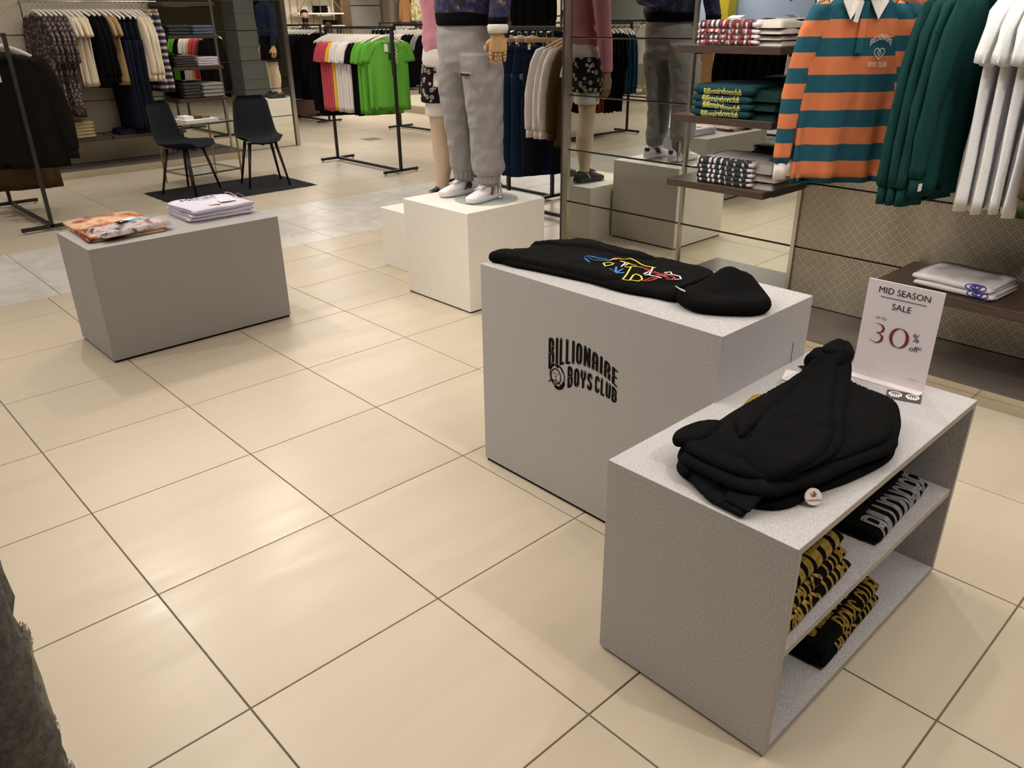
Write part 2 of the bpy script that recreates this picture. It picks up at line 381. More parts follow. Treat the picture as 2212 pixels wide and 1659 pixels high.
mb = thing('perforated_board', 'tall grey perforated display board beside brown column far behind tee rack', 'display board', (10.9, 15.62, 0))
for z0, z1 in ((.02, .9), (.92, 1.84), (1.86, 2.9)): G().box(-.43, .43, -.03, .03, z0, z1).obj('board', M_MESHP, mb)
for x in (-.45, .45): G().box(x-.02, x+.02, -.04, .04, .0, 2.95).obj('frame_post', M_STEEL, mb)
struct(G().box(11.45, 14, 15.3, 15.4, 0, CEIL).obj('wall_niche', M_TAUPE))
gs = thing('brass_shelf_unit', 'brass framed white shelf unit on the cream wall far behind the racks', 'shelving', (9.55, 15.45, 0))
for x in (-.55, 0.0, .55):
    for y in (-.16, .16): G().bar((x, y, 0), (x, y, 2.6), .018).obj('upright', M_BRASS, gs)
for z in (.6, 1.02, 1.45, 1.70, 2.2): G().box(-.58, .58, -.18, .18, z-.03, z).obj('shelf_board', M_WHITEP, gs)
for s_ in (-1, 1): G().bar((s_*.55, -.17, 1.72), (s_*.15, -.17, 2.18), .014).obj('brace', M_BRASS, gs)
# dark wooden cabinet low behind the navy coats
cb = thing('wooden_cabinet', 'reddish brown wooden low cabinet behind the dark coat rack', 'cabinet', (6.95, 11.9, 0))
G().box(-.5, .5, -.25, .25, .05, .30, .01).obj('body', wood('mahogany', (.05, .018, .012), (.075, .03, .018)), cb)
for x in (-.45, .40):
    for y in (-.22, .17): G().box(x, x+.05, y, y+.05, 0, .62).obj('leg', M_BROWN, cb)
G().box(-.5, .5, -.25, .25, .56, .62, .01).obj('top', M_BROWN, cb)
# podium step with polished riser
pd = thing('podium', 'pale stone podium with polished steel riser behind the tee rack', 'podium', (8.6, 10.0, 0))
G().box(0, 3.2, 0, 2.6, 0, .10).obj('riser', M_STEEL, pd); G().box(-.005, 3.2, -.005, 2.6, .10, .13).obj('top', plain('podium_stone', (.46, .40, .31), .4), pd)
# floor hatch
tag(G().box(-.11, .11, -.11, .11, .0005, .004).obj('floor_hatch', plain('hatch', (.10, .085, .07), .6), loc=(6.1, 8.48, 0)), 'small dark square floor hatch in the tiles behind the tee rack', 'hatch')
# shelf frames with caps, right of the mannequin
M_LB = plain('pale_blue_back_panel', (.48, .52, .58), .6)
cs = thing('cap_display', 'white back-lit cap display with brown posts behind the right racks', 'display', (13.0, 12.0, 0), 0)
G().box(.25, .3, -.3, .75, 0, 2.8).obj('back_panel', M_LB, cs)
for y in (.22, -.18): G().box(-.02, .04, y-.035, y+.035, 0, 2.8).obj('post', M_BROWN, cs)
for z in (1.05, 1.38, 1.50, 1.78, 1.95): G().box(-.05, .28, -.3, .75, z-.012, z).obj('shelf', M_STEEL, cs)
ks = thing('black_frame_shelving', 'black framed shelving with pale backs right of the cap display', 'shelving', (12.9, 11.2, 0))
G().box(.3, .34, -.9, .5, 0, 2.8).obj('back_panel', M_CREAM, ks)
for y in (-.85, -.42, .02, .3): G().bar((0, y, 0), (0, y, 2.8), .03).obj('upright', M_BLACKM, ks)
for z in (.7, 1.15, 1.60, 2.05): G().box(-.02, .3, -.87, .3, z-.03, z).obj('shelf', M_BLACKM, ks)
for i, (x, y, z) in enumerate([(13.08, 12.42, 1.505), (12.98, 10.98, 1.602), (12.98, 11.14, 1.602)]):
    g = G(); g.loft([ell((0, 0, h), r, r*1.1, 18) for h, r in ((0, .095), (.06, .10), (.10, .08), (.125, .04))])
    c = thing('cap', ['black cap with white stripes on the cap display', 'black cap on the black framed shelf nearest the mirror', 'black cap on the black framed shelf, left of its pair'][i], 'cap', (x, y, z))
    g.obj('crown', cloth(BLK), c, True); G().loft([ell((-.12, 0, h), .07, .075, 18) for h in (0, .008)]).obj('visor', cloth(BLK), c)
    if i == 0:
        for k in range(3): G().box(-.104, -.100+.01*k, -.07, .07, .03+.025*k, .038+.025*k).obj('stripe', M_PAPER, c)
# ---------------------------------------------------------- left part of the store (seen in the right mirror)
M_SPECK = vor_print('speckled_blue_wall', (.42, .52, .80), (.07, .08, .10), 3.4, .13)
pw_ = struct(G().box(-9.2, -9.1, 7.3, 10.98, 0, CEIL).obj('wall_kids', M_SPECK))
struct(G().box(-9.2, -9.1, 11.0, 13.5, 0, CEIL).obj('wall_grey', plain('grey_wall', (.33, .36, .34), .7)))
tag(G().box(-.16, .16, -.16, .16, 0, CEIL-.005, .01).obj('yellow_pillar', plain('mustard_paint', (.50, .40, .02), .6), loc=(-8.85, 9.22, 0)), 'mustard yellow square pillar reflected in the right mirror', 'pillar')
tn = thing('tan_cabinet', 'tan side cabinet reflected under the top right shelf', 'cabinet', (-7.2, 8.75, 0))
G().box(-.3, .3, -.22, .22, .04, .98, .01).obj('body', plain('tan_laminate', (.42, .22, .09), .6), tn)
G().box(-.31, .31, -.23, .23, .98, 1.0).obj('top', M_PAPER, tn); G().box(-.28, .28, -.2, .2, 0, .04).obj('plinth_base', M_BLACKM, tn)
M_YEL = plain('lemon_painted_wood', (.66, .58, .22), .6)
ys = thing('yellow_stand', 'lemon yellow wooden display stand reflected left of the mannequin', 'display stand', (-7.44, 10.2, 0))
for x in (-.18, .18):
    for y in (-.18, .18): G().bar((x, y, 0), (x, y, 1.15), .045).obj('leg', M_YEL, ys)
G().box(-.21, .21, -.21, .21, 1.12, 1.15).obj('top', M_YEL, ys); G().box(-.17, .17, -.17, .17, .10, .13).obj('shelf', M_YEL, ys)
G().box(-.17, .17, -.17, .17, .62, .65).obj('shelf', M_YEL, ys)
G().box(-.17, -.15, -.17, .17, .22, .62).obj('back_panel', vor_print('speckled_cream_panel', (.66, .56, .32), (.08, .06, .04), 13, .16), ys)
# ============================================================ DISPLAY TABLES AND PLINTHS
t = thing('display_table', 'tall grey speckled display block with black wordmark on its left face', 'display table', (1.245, -.47, 0))
G().box(0, .49, 0, .985, .012, .79, .001).obj('body', M_TERR, t)
G().box(.006, .484, .006, .979, 0, .012).obj('recessed_base', M_INK, t)
G().box(.405, .408, -.0015, .002, .10, .66).obj('panel_seam', plain('seam', (.16, .15, .14), .7), t)
BBC = t
t = thing('shelf_table', 'low grey speckled table with two open cubby shelves', 'display table', (.795, -.965, 0))
LX, LY, LZ = .985, .50, .592; th = .018
G().box(0, LX, 0, LY, LZ-th, LZ, .0006).obj('top_panel', M_TERR, t)
for x in (0, LX-th): G().box(x, x+th, 0, LY, .010, LZ-th).obj('side_panel', M_TERR, t)
G().box(th, LX-th, 0, LY, .010, .010+th).obj('bottom_panel', M_TERR, t)
G().box(th, LX-th, .004, LY, .288, .288+th).obj('middle_shelf', M_TERR, t)
G().box(th, LX-th, LY-th, LY, .028, LZ-th).obj('back_panel', M_TERR, t)
G().box(.01, LX-.01, .01, LY-.01, 0, .010).obj('recessed_base', M_INK, t)
e = G()
e.box(.0, LX, -.0012, 0, LZ-th, LZ); e.box(0, th, -.0012, 0, .010, LZ-th); e.box(LX-th, LX, -.0012, 0, .010, LZ-th)
e.box(th, LX-th, -.0012, 0, .010, .028); e.box(th, LX-th, .0028, .004, .288, .306)
e.obj('edge_band', M_EDGE, t)
ST = t
t = thing('display_table', 'plain grey display block near the left racks holding folded tees', 'display table', (.532, 2.54, 0))
G().box(0, .99, 0, .49, .012, .586, .001).obj('body', M_TERR2, t); G().box(.006, .984, .006, .484, 0, .012).obj('recessed_base', M_INK, t)
t = thing('plinth', 'larger white stone plinth under the mannequin in grey joggers', 'plinth', (2.295, 1.835, 0))
G().box(0, .61, 0, .60, .008, .586, .0025).obj('body', M_PLINTH, t); G().box(.006, .604, .006, .594, 0, .008).obj('recessed_base', M_INK, t)
t = thing('plinth', 'smaller white stone plinth behind, under the pink sweatshirt mannequin', 'plinth', (2.54, 2.455, 0))
G().box(0, .60, 0, .60, 0, .40, .0025).obj('body', M_PLINTH, t)
# ---------------------------------------------------------- stroke lettering
SH = {  # strokes inside a box of width w and height 1
 'B': (.46, [[(0, 0), (0, 1)], [(0, 1), (.25, 1), (.42, .92), (.42, .64), (.30, .53), (0, .52)], [(.30, .53), (.46, .44), (.46, .12), (.28, 0), (0, 0)]]),
 'I': (.0, [[(0, 0), (0, 1)]]), 'L': (.30, [[(0, 1), (0, 0)], [(0, 0), (.30, 0)]]),
 'O': (.46, [[(.23, 1), (.05, .92), (0, .75), (0, .25), (.05, .08), (.23, 0), (.41, .08), (.46, .25), (.46, .75), (.41, .92), (.23, 1)]]),
 'N': (.52, [[(0, 0), (0, 1)], [(.02, .96), (.50, .04)], [(.52, 0), (.52, 1)]]), 'A': (.46, [[(0, 0), (0, .75), (.1, .95), (.23, 1), (.36, .95), (.46, .75), (.46, 0)], [(0, .42), (.46, .42)]]),
 'R': (.46, [[(0, 0), (0, 1), (.28, 1), (.44, .9), (.44, .6), (.30, .5), (0, .5)], [(.24, .5), (.46, .36), (.46, 0)]]),
 'E': (.36, [[(0, 1), (0, 0)], [(0, 1), (.36, 1)], [(0, 0), (.36, 0)], [(0, .52), (.30, .52)]]),
 'Y': (.46, [[(0, 1), (0, .62), (.23, .45), (.46, .62), (.46, 1)], [(.23, .45), (.23, 0)]]),
 'S': (.42, [[(.42, .82), (.36, .98), (.1, .98), (.02, .8), (.06, .58), (.38, .44), (.42, .2), (.32, .02), (.06, .02), (0, .18)]]),
 'C': (.42, [[(.42, .8), (.36, .95), (.21, 1), (.05, .93), (0, .75), (0, .25), (.05, .07), (.21, 0), (.36, .05), (.42, .2)]]),
 'U': (.46, [[(0, 1), (0, .25), (.05, .07), (.23, 0), (.41, .07), (.46, .25), (.46, 1)]]), ' ': (.3, [])}
def text_strokes(txt, gap=.30):
    out = []; x = 0
    for c in txt:
        w, st = SH[c]; out += [[(x+a, b) for a, b in s_] for s_ in st]; x += w+gap
    tot = x-gap
    return [[(a/tot, b) for a, b in s_] for s_ in out], tot
def chaikin(P, it=2):
    closed = P[0] == P[-1]
    for _ in range(it):
        Q = [] if closed else [P[0]]
        for (x0, y0), (x1, y1) in zip(P, P[1:]): Q += [(x0*.75+x1*.25, y0*.75+y1*.25), (x0*.25+x1*.75, y0*.25+y1*.75)]
        if closed: Q.append(Q[0])
        else: Q.append(P[-1])
        P = Q
    return P
for c_ in 'BOARSCU':
    SH[c_] = (SH[c_][0], [chaikin(q) if len(q) > 3 else q for q in SH[c_][1]])
def ribbon(g, pts, r, fmap, seg=.12, dots=None, dr=.25):
    """flat stroke with round ends in (u,v) space, mapped by fmap to 3D"""
    ru, rv = r; P = []; g.k = getattr(g, 'k', 0)+1
    if fmap.__code__.co_argcount-len(fmap.__defaults__ or ()) == 2 and fmap.__code__.co_varnames[2:3] and fmap.__code__.co_varnames[2] in ('l', 'lift'):
        l0 = (g.k % 5)*.16; fm = lambda a, b, l=0: fmap(a, b, l0+l)
    else: fm = lambda a, b, l=0: fmap(a, b, *([1] if l else []))
    for (a, b), (c, d) in zip(pts, pts[1:]):
        n = max(1, int(max(abs(c-a)/ru*.25, abs(d-b)/seg)))
        for i in range(n): P.append((a+(c-a)*i/n, b+(d-b)*i/n))
    P.append(pts[-1]); V = []; Fc = []; closed = pts[0] == pts[-1]
    for i, (a, b) in enumerate(P):
        q0 = P[max(0, i-1)]; q1 = P[min(len(P)-1, i+1)]
        if closed and i in (0, len(P)-1): q0 = P[-2]; q1 = P[1]
        tx, ty = (q1[0]-q0[0])/ru, (q1[1]-q0[1])/rv; l_ = math.hypot(tx, ty) or 1; nx, ny = -ty/l_, tx/l_
        V += [fm(a+nx*ru, b+ny*rv), fm(a-nx*ru, b-ny*rv)]
        if i: n = 2*i; Fc.append((n-2, n-1, n+1, n))
    g.add(V, Fc)
    if not closed:
        for q, c, d in ((1, P[0], P[1]), (1, P[-1], P[-2])):   # half-round caps only, so nothing overlaps
            tx, ty = (c[0]-d[0])/ru, (c[1]-d[1])/rv; l_ = math.hypot(tx, ty) or 1; tx /= l_; ty /= l_
            V = [fm(*c)]
            for k in range(7):
                t = -pi/2+pi*k/6; V.append(fm(c[0]+ru*(tx*cos(t)-ty*sin(t)), c[1]+rv*(ty*cos(t)+tx*sin(t))))
            g.add(V, [(0, k, k+1) for k in range(1, 7)])
    if dots is not None:
        for c in (pts[0], pts[-1], pts[len(pts)//2]):
            n = 8; dots.add([fmap(c[0]+ru*.26*cos(2*pi*k/n), c[1]+rv*.40*sin(2*pi*k/n), 1.4) for k in range(n)], [tuple(range(n))])
# wordmark on the tall block (left face looks to -x); local y runs to the viewer's left
g = G(); dts = G(); Yb = -.47
def arc(y): return -4.6*(y-.035)**2
def mk(y0, y1, top, bot):
    def f(u, v, lift=0):
        y = y0+(y1-y0)*u; z = bot(y)+(top(y)-bot(y))*v
        return (-.0008-.0006*lift, y-Yb, z)
    return f
f1 = mk(.172, -.116, lambda y: .623-1.55*(y-.055)**2, lambda y: .557-2.0*(y-.005)**2)
sts, tot = text_strokes('BILLIONAIRE', .50)
for s_ in sts: ribbon(g, s_, (.165/tot, .06), f1, dots=dts)
f2 = mk(.084, -.014, lambda y: .533-1.2*(y-.01)**2, lambda y: .480-2.6*(y+.005)**2)
f2b = mk(-.034, -.117, lambda y: .533-2.6*(y+.03)**2, lambda y: .481-1.5*(y+.035)**2)
for tx, ff in (('BOYS', f2), ('CLUB', f2b)):
    sts, tot = text_strokes(tx, .48)
    for s_ in sts: ribbon(g, s_, (.165/tot, .09), ff, dots=dts)
# round helmet emblem
hc = (.136, .481)
fh = lambda u, v, l=0: (-.0012-.0004*l, hc[0]+u-Yb, hc[1]+v)
def ring(g, cx, cy, rx, ry, w, a0=0, a1=360, n=28, l=0, f=fh):
    V = []; Fc = []
    for k in range(n+1):
        a = radians(a0+(a1-a0)*k/n)
        V += [f(cx+rx*cos(a), cy+ry*sin(a), l), f(cx+(rx-w)*cos(a), cy+(ry-w)*sin(a), l)]
        if k: m = 2*k; Fc.append((m-2, m-1, m+1, m))
    g.add(V, Fc)
ring(g, 0, 0, .035, .042, .004); ring(g, .006, -.004, .024, .029, .004); ring(g, .002, .006, .030, .033, .003, 20, 160)
ring(g, 0, .034, .006, .006, .006); ring(g, -.004, -.004, .034, .046, .012, 195, 300); ring(g, .01, -.035, .03, .016, .004, 0, 180)
for a, b in ((.013, .006), (-.002, .006), (.006, -.004), (.006, -.014)): ring(g, a, b, .0028, .003, .0028, l=1, n=8)
g.obj('wordmark', M_INK, BBC); dts.obj('lettering_dots', plain('dot', (.40, .38, .36), .6), BBC)
# ---------------------------------------------------------- chairs, rug, glass table, books
M_SHELL = cloth((.016, .018, .021), .95, .15)
def chair(lab, loc, rz):
    c = thing('chair', lab, 'chair', loc, rz, None)
    # profile in (y,z): front lip -> seat -> curve -> back top ; front = -y
    prof = [(-.215, .425), (-.20, .445), (-.12, .447), (0, .437), (.10, .435), (.17, .455), (.215, .51), (.235, .60), (.255, .70), (.27, .80), (.275, .855)]
    half = [.14, .185, .212, .222, .222, .218, .210, .200, .188, .172, .130]
    nx = 12; top = []; bot = []
    for (y, z), h, i in zip(prof, half, range(99)):
        q0 = prof[max(0, i-1)]; q1 = prof[min(len(prof)-1, i+1)]; ty, tz = q1[0]-q0[0], q1[1]-q0[1]; l_ = math.hypot(ty, tz); ny, nz = -tz/l_, ty/l_
        rt_, rb_ = [], []
        for k in range(nx+1):
            s_ = -1+2*k/nx; cup = .05*abs(s_)**2.2
            e_ = sqrt(max(0, 1-abs(s_)**6)); th_ = .016*e_ * (1 if 0 < i < len(prof)-1 else .3)
            rt_.append((s_*h, y+ny*(cup+th_), z+nz*(cup+th_))); rb_.append((s_*h, y+ny*(cup-th_), z+nz*(cup-th_)))
        top.append(rt_); bot.append(rb_)
    g = G(); g.loft([r+list(reversed(b)) for r, b in zip(top, bot)])
    o = g.obj('shell', M_SHELL, c, True)
    for sx in (-1, 1):
        for sy in (-1, 1):
            G().tube([(sx*.13, sy*.11+.0, .425), (sx*.205, sy*.19, .0)], [.017, .010], 10).obj('leg', M_BLACKM, c, True)
    G().box(-.13, .13, -.012, .012, .405, .425).obj('cross_bar', M_BLACKM, c); G().box(-.012, .012, -.13, .13, .405, .425).obj('cross_bar', M_BLACKM, c)
    return c
chair('black velvet shell chair on the left, seen side-on, by the ribbed panels', (2.65, 6.56, .012), radians(32))
chair('black velvet shell chair on the right end of the rug, turned to the camera', (3.36, 6.38, .012), radians(-14))
M_RUG = vor_print('black_pile', (.012, .012, .012), (.02, .02, .02), 60, .3)
g = G(); n1, n2 = 60, 34; V = []
for j in range(n2+1):
    for i in range(n1+1):
        u, v = i/n1, j/n2; e_ = min(u, 1-u, v, 1-v); w_ = .012*noise.noise((u*17, v*11, 0))
        V.append((2.27+1.47*u+(w_ if e_ < .02 else 0), 5.96+.90*v+.02*u+(w_ if e_ < .02 else 0), (.001 if e_ == 0 else .010+.003*noise.noise((u*60, v*40, 3)))))
g.add(V, [(j*(n1+1)+i, j*(n1+1)+i+1, (j+1)*(n1+1)+i+1, (j+1)*(n1+1)+i) for j in range(n2) for i in range(n1)])
tag(g.obj('rug', M_RUG, None, True), 'black shaggy rectangular rug under the two chairs', 'rug')
M_GLASS, t_, p_ = nodes('clear_glass'); p_.inputs['Base Color'].default_value = (.35, .45, .42, 1); p_.inputs['Alpha'].default_value = .28; p_.inputs['Roughness'].default_value = .03
gt = thing('glass_side_table', 'brass framed glass side table with books between the chairs', 'side table', (3.0, 7.06, 0), radians(8))
a, b = .30, .25
for x in (-a, a):
    for y in (-b, b): G().bar((x, y, 0), (x, y, .62), .014).obj('leg', M_BRASS, gt)
for z in (.12, .61):
    G().box(-a, a, -b, b, z, z+.008).obj('glass_shelf', M_GLASS, gt)
    for s_ in (-1, 1):
        G().bar((-a, s_*b, z), (a, s_*b, z), .014).obj('rail', M_BRASS, gt); G().bar((s_*a, -b, z), (s_*a, b, z), .014).obj('rail', M_BRASS, gt)
def book(lab, loc, rz, sz, cols):
    w, d, h = sz; o = thing('book', lab, 'book', loc, rz, 'books on the glass side table')
    G().box(-w/2+.003, w/2-.003, -d/2+.003, d/2-.004, .003, h-.003).obj('pages', M_PAPER, o)
    G().box(-w/2, w/2, -d/2, d/2, 0, .003).obj('cover', cols, o); G().box(-w/2, w/2, -d/2, d/2, h-.003, h).obj('cover', cols, o); G().box(-w/2, w/2, -d/2-.002, -d/2+.002, 0, h).obj('spine', cols, o)
    return o
book('large white book lying flat, bottom of the pile', (3.0, 7.03, .6186), radians(8), (.36, .27, .028), M_PAPER)
book('small white book on top of the pile, left', (2.90, 7.05, .6468), radians(5), (.10, .16, .03), M_PAPER)
book('small dark brown book on top of the pile, middle', (2.995, 7.055, .6468), radians(8), (.085, .16, .026), plain('dark_cover', (.05, .03, .02), .5))
book('small olive book on top of the pile, right', (3.085, 7.06, .6468), radians(8), (.085, .16, .026), plain('olive_cover', (.17, .13, .04), .5))
# grey tiled column and second plinth with the navy mannequin (seen in the left mirror) are set with the figures
# ---------------------------------------------------------- sale sign
M_ACR = plain('acrylic_sign_face', (.78, .715, .745), .3)
M_RED = plain('deep_red_print', (.22, .018, .018), .6)
sg = thing('sale_sign', 'white upright acrylic sale sign reading thirty percent off', 'sign', (1.715, -.740, .592), radians(-90+1))
# local: x along the sign (viewer's left to right), front looks to -y
G().box(-.103, .103, .0, .004, .003, .296).obj('sheet', M_ACR, sg)
G().box(-.103, .103, -.03, .008, 0, .003).obj('foot', M_ACR, sg)
def font(txt, size, x, z, mat, parent, name='lettering', sx=1, align='CENTER', depth=-.0012, shear=0, bold=0, rot=None, extr=.0):
    c = bpy.data.curves.new(name, 'FONT'); c.body = txt; c.size = size; c.align_x = align; c.shear = shear; c.offset = bold; c.resolution_u = 3
    o = bpy.data.objects.new(name, c); COL.objects.link(o); bpy.context.view_layer.update()
    me = bpy.data.meshes.new_from_object(o.evaluated_get(bpy.context.evaluated_depsgraph_get())); bpy.data.objects.remove(o)
    for v in me.vertices: v.co = (x+v.co.x*sx, depth, z+v.co.y)
    me.materials.clear(); me.materials.append(mat); q = bpy.data.objects.new(name, me); link(q, parent); return q
font('MID SEASON', .0255, 0, .262, M_INK, sg, sx=.98); font('SALE', .0255, .0, .220, M_INK, sg)
G().box(-.062, .062, -.0012, 0, .2505, .2515).obj('rule', M_INK, sg)
font('UP TO', .0105, -.050, .184, M_INK, sg); font('%', .034, .054, .142, M_INK, sg, sx=.8); font('off*', .023, .058, .114, M_INK, sg)
font('*Selected lines', .0045, .07, .030, M_INK, sg)
g = G()
def vstroke(pts, f):
    V = []; Fc = []
    for i, (x, z, w) in enumerate(pts):
        q0 = pts[max(0, i-1)]; q1 = pts[min(len(pts)-1, i+1)]; tx, tz = q1[0]-q0[0], q1[1]-q0[1]; l_ = math.hypot(tx, tz) or 1
        V += [f(x-tz/l_*w, z+tx/l_*w), f(x+tz/l_*w, z-tx/l_*w)]
        if i: n = 2*i; Fc.append((n-2, n-1, n+1, n))
    g.add(V, Fc)
fs = lambda x, z: (-.016+(x+.016)*1.16, -.0012, .142+(z-.140)*1.2)
vstroke([(.006+.0195*cos(a), .140+.0235*sin(a), .0008+.0032*abs(cos(a))**1.3) for a in [2*pi*k/40 for k in range(41)]], fs)
vstroke([(-.056+x*.001, .117+z*.001, w*.001) for x, z, w in [(0, 46.5, .5), (8, 47, .7), (17, 44, 2), (22, 38, 3), (21, 31, 2.8), (15, 26, 1.2), (6, 24, .5)]], fs)
vstroke([(-.056+x*.001, .117+z*.001, w*.001) for x, z, w in [(6, 24, .5), (14, 23, 1.2), (22, 17, 3), (22, 8, 3.1), (16, 1, 2), (8, -1.5, 1), (-3, 1.5, .7), (-8, 5, .5)]], fs)
g.obj('numeral', M_RED, sg)
# ============================================================ GARMENTS
def fold_y(x, z, k, ph, A): return A*(sin(x*k+ph+z*2.2)+.5*sin(x*k*1.9+ph*2-z*3.1))
def ringpts(hw, t, z, n, k, ph, A, cx=0, cy=0, p=2.6):
    out = []
    for i in range(n):
        a = 2*pi*i/n; c, s_ = cos(a), sin(a)
        x = cx+hw*math.copysign(abs(c)**(2/p), c); y = cy+t*math.copysign(abs(s_)**(2/p), s_)
        out.append((x, y+fold_y(x, z, k, ph, A), z))
    return out
def body_geo(L_=.70, hw=.235, t=.045, seed=0, flare=1.04, n=40, A=.014, waist=1.0):
    rnd = random.Random(seed); ph = rnd.uniform(0, 6); k = rnd.uniform(26, 36); top = -.128
    rows_ = [(0, .070, .030), (.012, .095, .028), (.03, .15, .024), (.055, .19, .022), (.09, hw*.93, t), (.16, hw, t*1.05)]
    R_ = [ringpts(w, tt, top-z, n, k, ph, 0) for z, w, tt in rows_]
    m = 12
    for i in range(1, m+1):
        f = i/m; z = .14+(L_-.14)*f; w = hw*lerp(1, flare, f)*(1-(1-waist)*sin(pi*f))
        R_.append(ringpts(w, t*(1.05-.1*f), top-z-.006*sin(i+ph), n, k, ph, A*min(1, f*1.5)))
    z = top-L_; last = R_[-1]
    R_.append([(x*.97, y*.8, zz+.012) for x, y, zz in last])
    g = G(); g.loft(R_); return g, (k, ph)
def sleeve_geo(sx, pts, seed=0, n=16, A=.006):
    rnd = random.Random(seed*3+sx); ph = rnd.uniform(0, 6); R_ = []
    for i, (x, z, r, t) in enumerate(pts):
        q0 = pts[max(0, i-1)]; q1 = pts[min(len(pts)-1, i+1)]; d = Vector((q1[0]-q0[0], 0, q1[1]-q0[1])).normalized(); nx = Vector((-d.z, 0, d.x))
        ring_ = []
        for k in range(n):
            a = 2*pi*k/n; p = Vector((x, 0, z))+nx*r*cos(a); p.y = t*sin(a)+A*sin(4*a+ph+z*22)
            p.x *= sx; ring_.append(p)
        R_.append(ring_ if sx > 0 else list(reversed(ring_)))
    g = G(); g.loft(R_); return g
SL_S = [(.145, -.165, .045, .020), (.18, -.195, .064, .022), (.205, -.25, .070, .020), (.222, -.32, .070, .018), (.226, -.345, .070, .016)]
SL_L = [(.155, -.165, .045, .020), (.19, -.19, .066, .022), (.225, -.26, .070, .022), (.255, -.36, .066, .022), (.278, -.48, .060, .022), (.288, -.60, .054, .022), (.292, -.70, .048, .022), (.292, -.735, .046, .022)]
CUFF = [(.292, -.733, .036, .018), (.292, -.80, .037, .018)]
COLLAR = lambda: G().loft([[(.072*cos(a)*s_, .044*sin(a)*s_-.004, -.128+dz-.016*max(0, -sin(a))) for a in [2*pi*i/24 for i in range(24)]] for s_, dz in ((1.04, -.012), (1.08, .002), (1.0, .008), (.9, .0))], cap=False)
def gm(g): return mesh('garment', g.V, g.F, None)
_T = {}
def template(kind, v):
    key = (kind, v)
    if key in _T: return _T[key]
    P = []
    if kind in ('tee', 'long', 'jacket', 'coat', 'crop'):
        L_ = {'tee': .70, 'long': .68, 'jacket': .72, 'coat': 1.0, 'crop': .5}[kind]; hw = {'jacket': .25, 'coat': .255, 'tee': .215}.get(kind, .232); t = {'jacket': .032, 'coat': .034}.get(kind, .018)
        g, _ = body_geo(L_, hw, t, v*7+1, A=.013 if kind != 'jacket' else .012); P.append(('body', gm(g), 0))
        for sx in (-1, 1):
            if kind == 'tee': P.append(('sleeve', gm(sleeve_geo(sx, SL_S, v)), 0))
            else: P.append(('sleeve', gm(sleeve_geo(sx, SL_L, v)), 0)); P.append(('cuff', gm(sleeve_geo(sx, CUFF, v, A=.002)), 1))
        P.append(('collar', gm(COLLAR()), 1))
    elif kind == 'dress':
        g, _ = body_geo(1.02, .20, .028, v+3, flare=1.2, A=.016); P.append(('body', gm(g), 0))
        for sx in (-1, 1): P.append(('sleeve', gm(sleeve_geo(sx, SL_L[:6], v)), 0))
    elif kind in ('trousers', 'skirt'):
        rnd = random.Random(v); ph = rnd.uniform(0, 6); g = G(); top = -.14; L_ = 1.02 if kind == 'trousers' else .62
        R_ = [ringpts(w, t, top-z, 28, 30, ph, 0) for z, w, t in ((0, .19, .016), (.03, .195, .018), (.15, .21, .024), (.24, .215, .026))]
        g.loft(R_)
        for sx in (-1, 1):
            R_ = []
            for i in range(11):
                f = i/10; z = top-.2-(L_-.2)*f; R_.append(ringpts(.112*lerp(1, .98 if v % 2 else .8, f), .026*lerp(1, .8, f), z, 20, 40, ph, .008*f, cx=sx*(.11+.012*f), cy=.006*sin(i*.8+ph)))
            g.loft(R_)
        P.append(('legs', gm(g), 0)); P.append(('waistband', gm(G().loft([ringpts(.197, .020, z, 28, 30, 0, 0) for z in (-.135, -.175)])), 0))
    _T[key] = P; return P
HOOKPATH = [(0, 0, -.085), (0, 0, -.035)]+[(.017*sin(a)+.0, 0, -.012+.017*cos(a)) for a in [pi*(1.0-.2*i)*1.0 for i in range(8)]]
def hgeo(kind):
    g = G(); w = .20; th = .008 if kind != 'wood' else .009
    if kind == 'clip':
        g.box(-.18, .18, -.009, .009, -.105, -.075, .003); return g
    R_ = []
    for i in range(15):
        s_ = -1+2*i/14; x = s_*w; z = -.088-.075*abs(s_)**1.5; h = .017*(1-.35*abs(s_))
        R_.append([(x, th, z-h), (x, -th, z-h), (x, -th, z+h), (x, th, z+h)])
    g.loft(R_); return g
_H = {}
def hanger(kind, lab, loc, rz, group):
    if kind not in _H:
        g = G(); g.tube(HOOKPATH, .0022, 6)
        b = hgeo(kind); mt = {'white': M_WHITEP, 'wood': M_PINE, 'clip': M_PINE, 'black': M_BLACKM}[kind]
        cl = None
        if kind == 'clip':
            cl = G()
            for x in (-.15, .15): cl.box(x-.012, x+.012, -.008, .008, -.155, -.10); cl.tube([(x, 0, -.07), (x, 0, -.11)], .003, 6)
            cl = mesh('clip', cl.V, cl.F, M_CHROME, False)
        _H[kind] = (mesh('hook', g.V, g.F, M_CHROME), mesh('bar', b.V, b.F, mt, kind != 'clip'), cl)
    hk, br, cl = _H[kind]
    t = thing('hanger', lab, 'hanger', loc, rz, group)
    for nm, me in (('hook', hk), ('bar', br), ('clip', cl)):
        if me: link(bpy.data.objects.new(nm, me), t)
    return t
NAMES = {'tee': 'hanging_tee', 'long': 'hanging_sweatshirt', 'jacket': 'hanging_jacket', 'coat': 'hanging_coat', 'dress': 'hanging_dress', 'trousers': 'hanging_trousers', 'skirt': 'hanging_shorts', 'crop': 'hanging_top'}
CATS = {'tee': 't-shirt', 'long': 'sweatshirt', 'jacket': 'jacket', 'coat': 'coat', 'dress': 'dress', 'trousers': 'trousers', 'skirt': 'shorts', 'crop': 'top'}
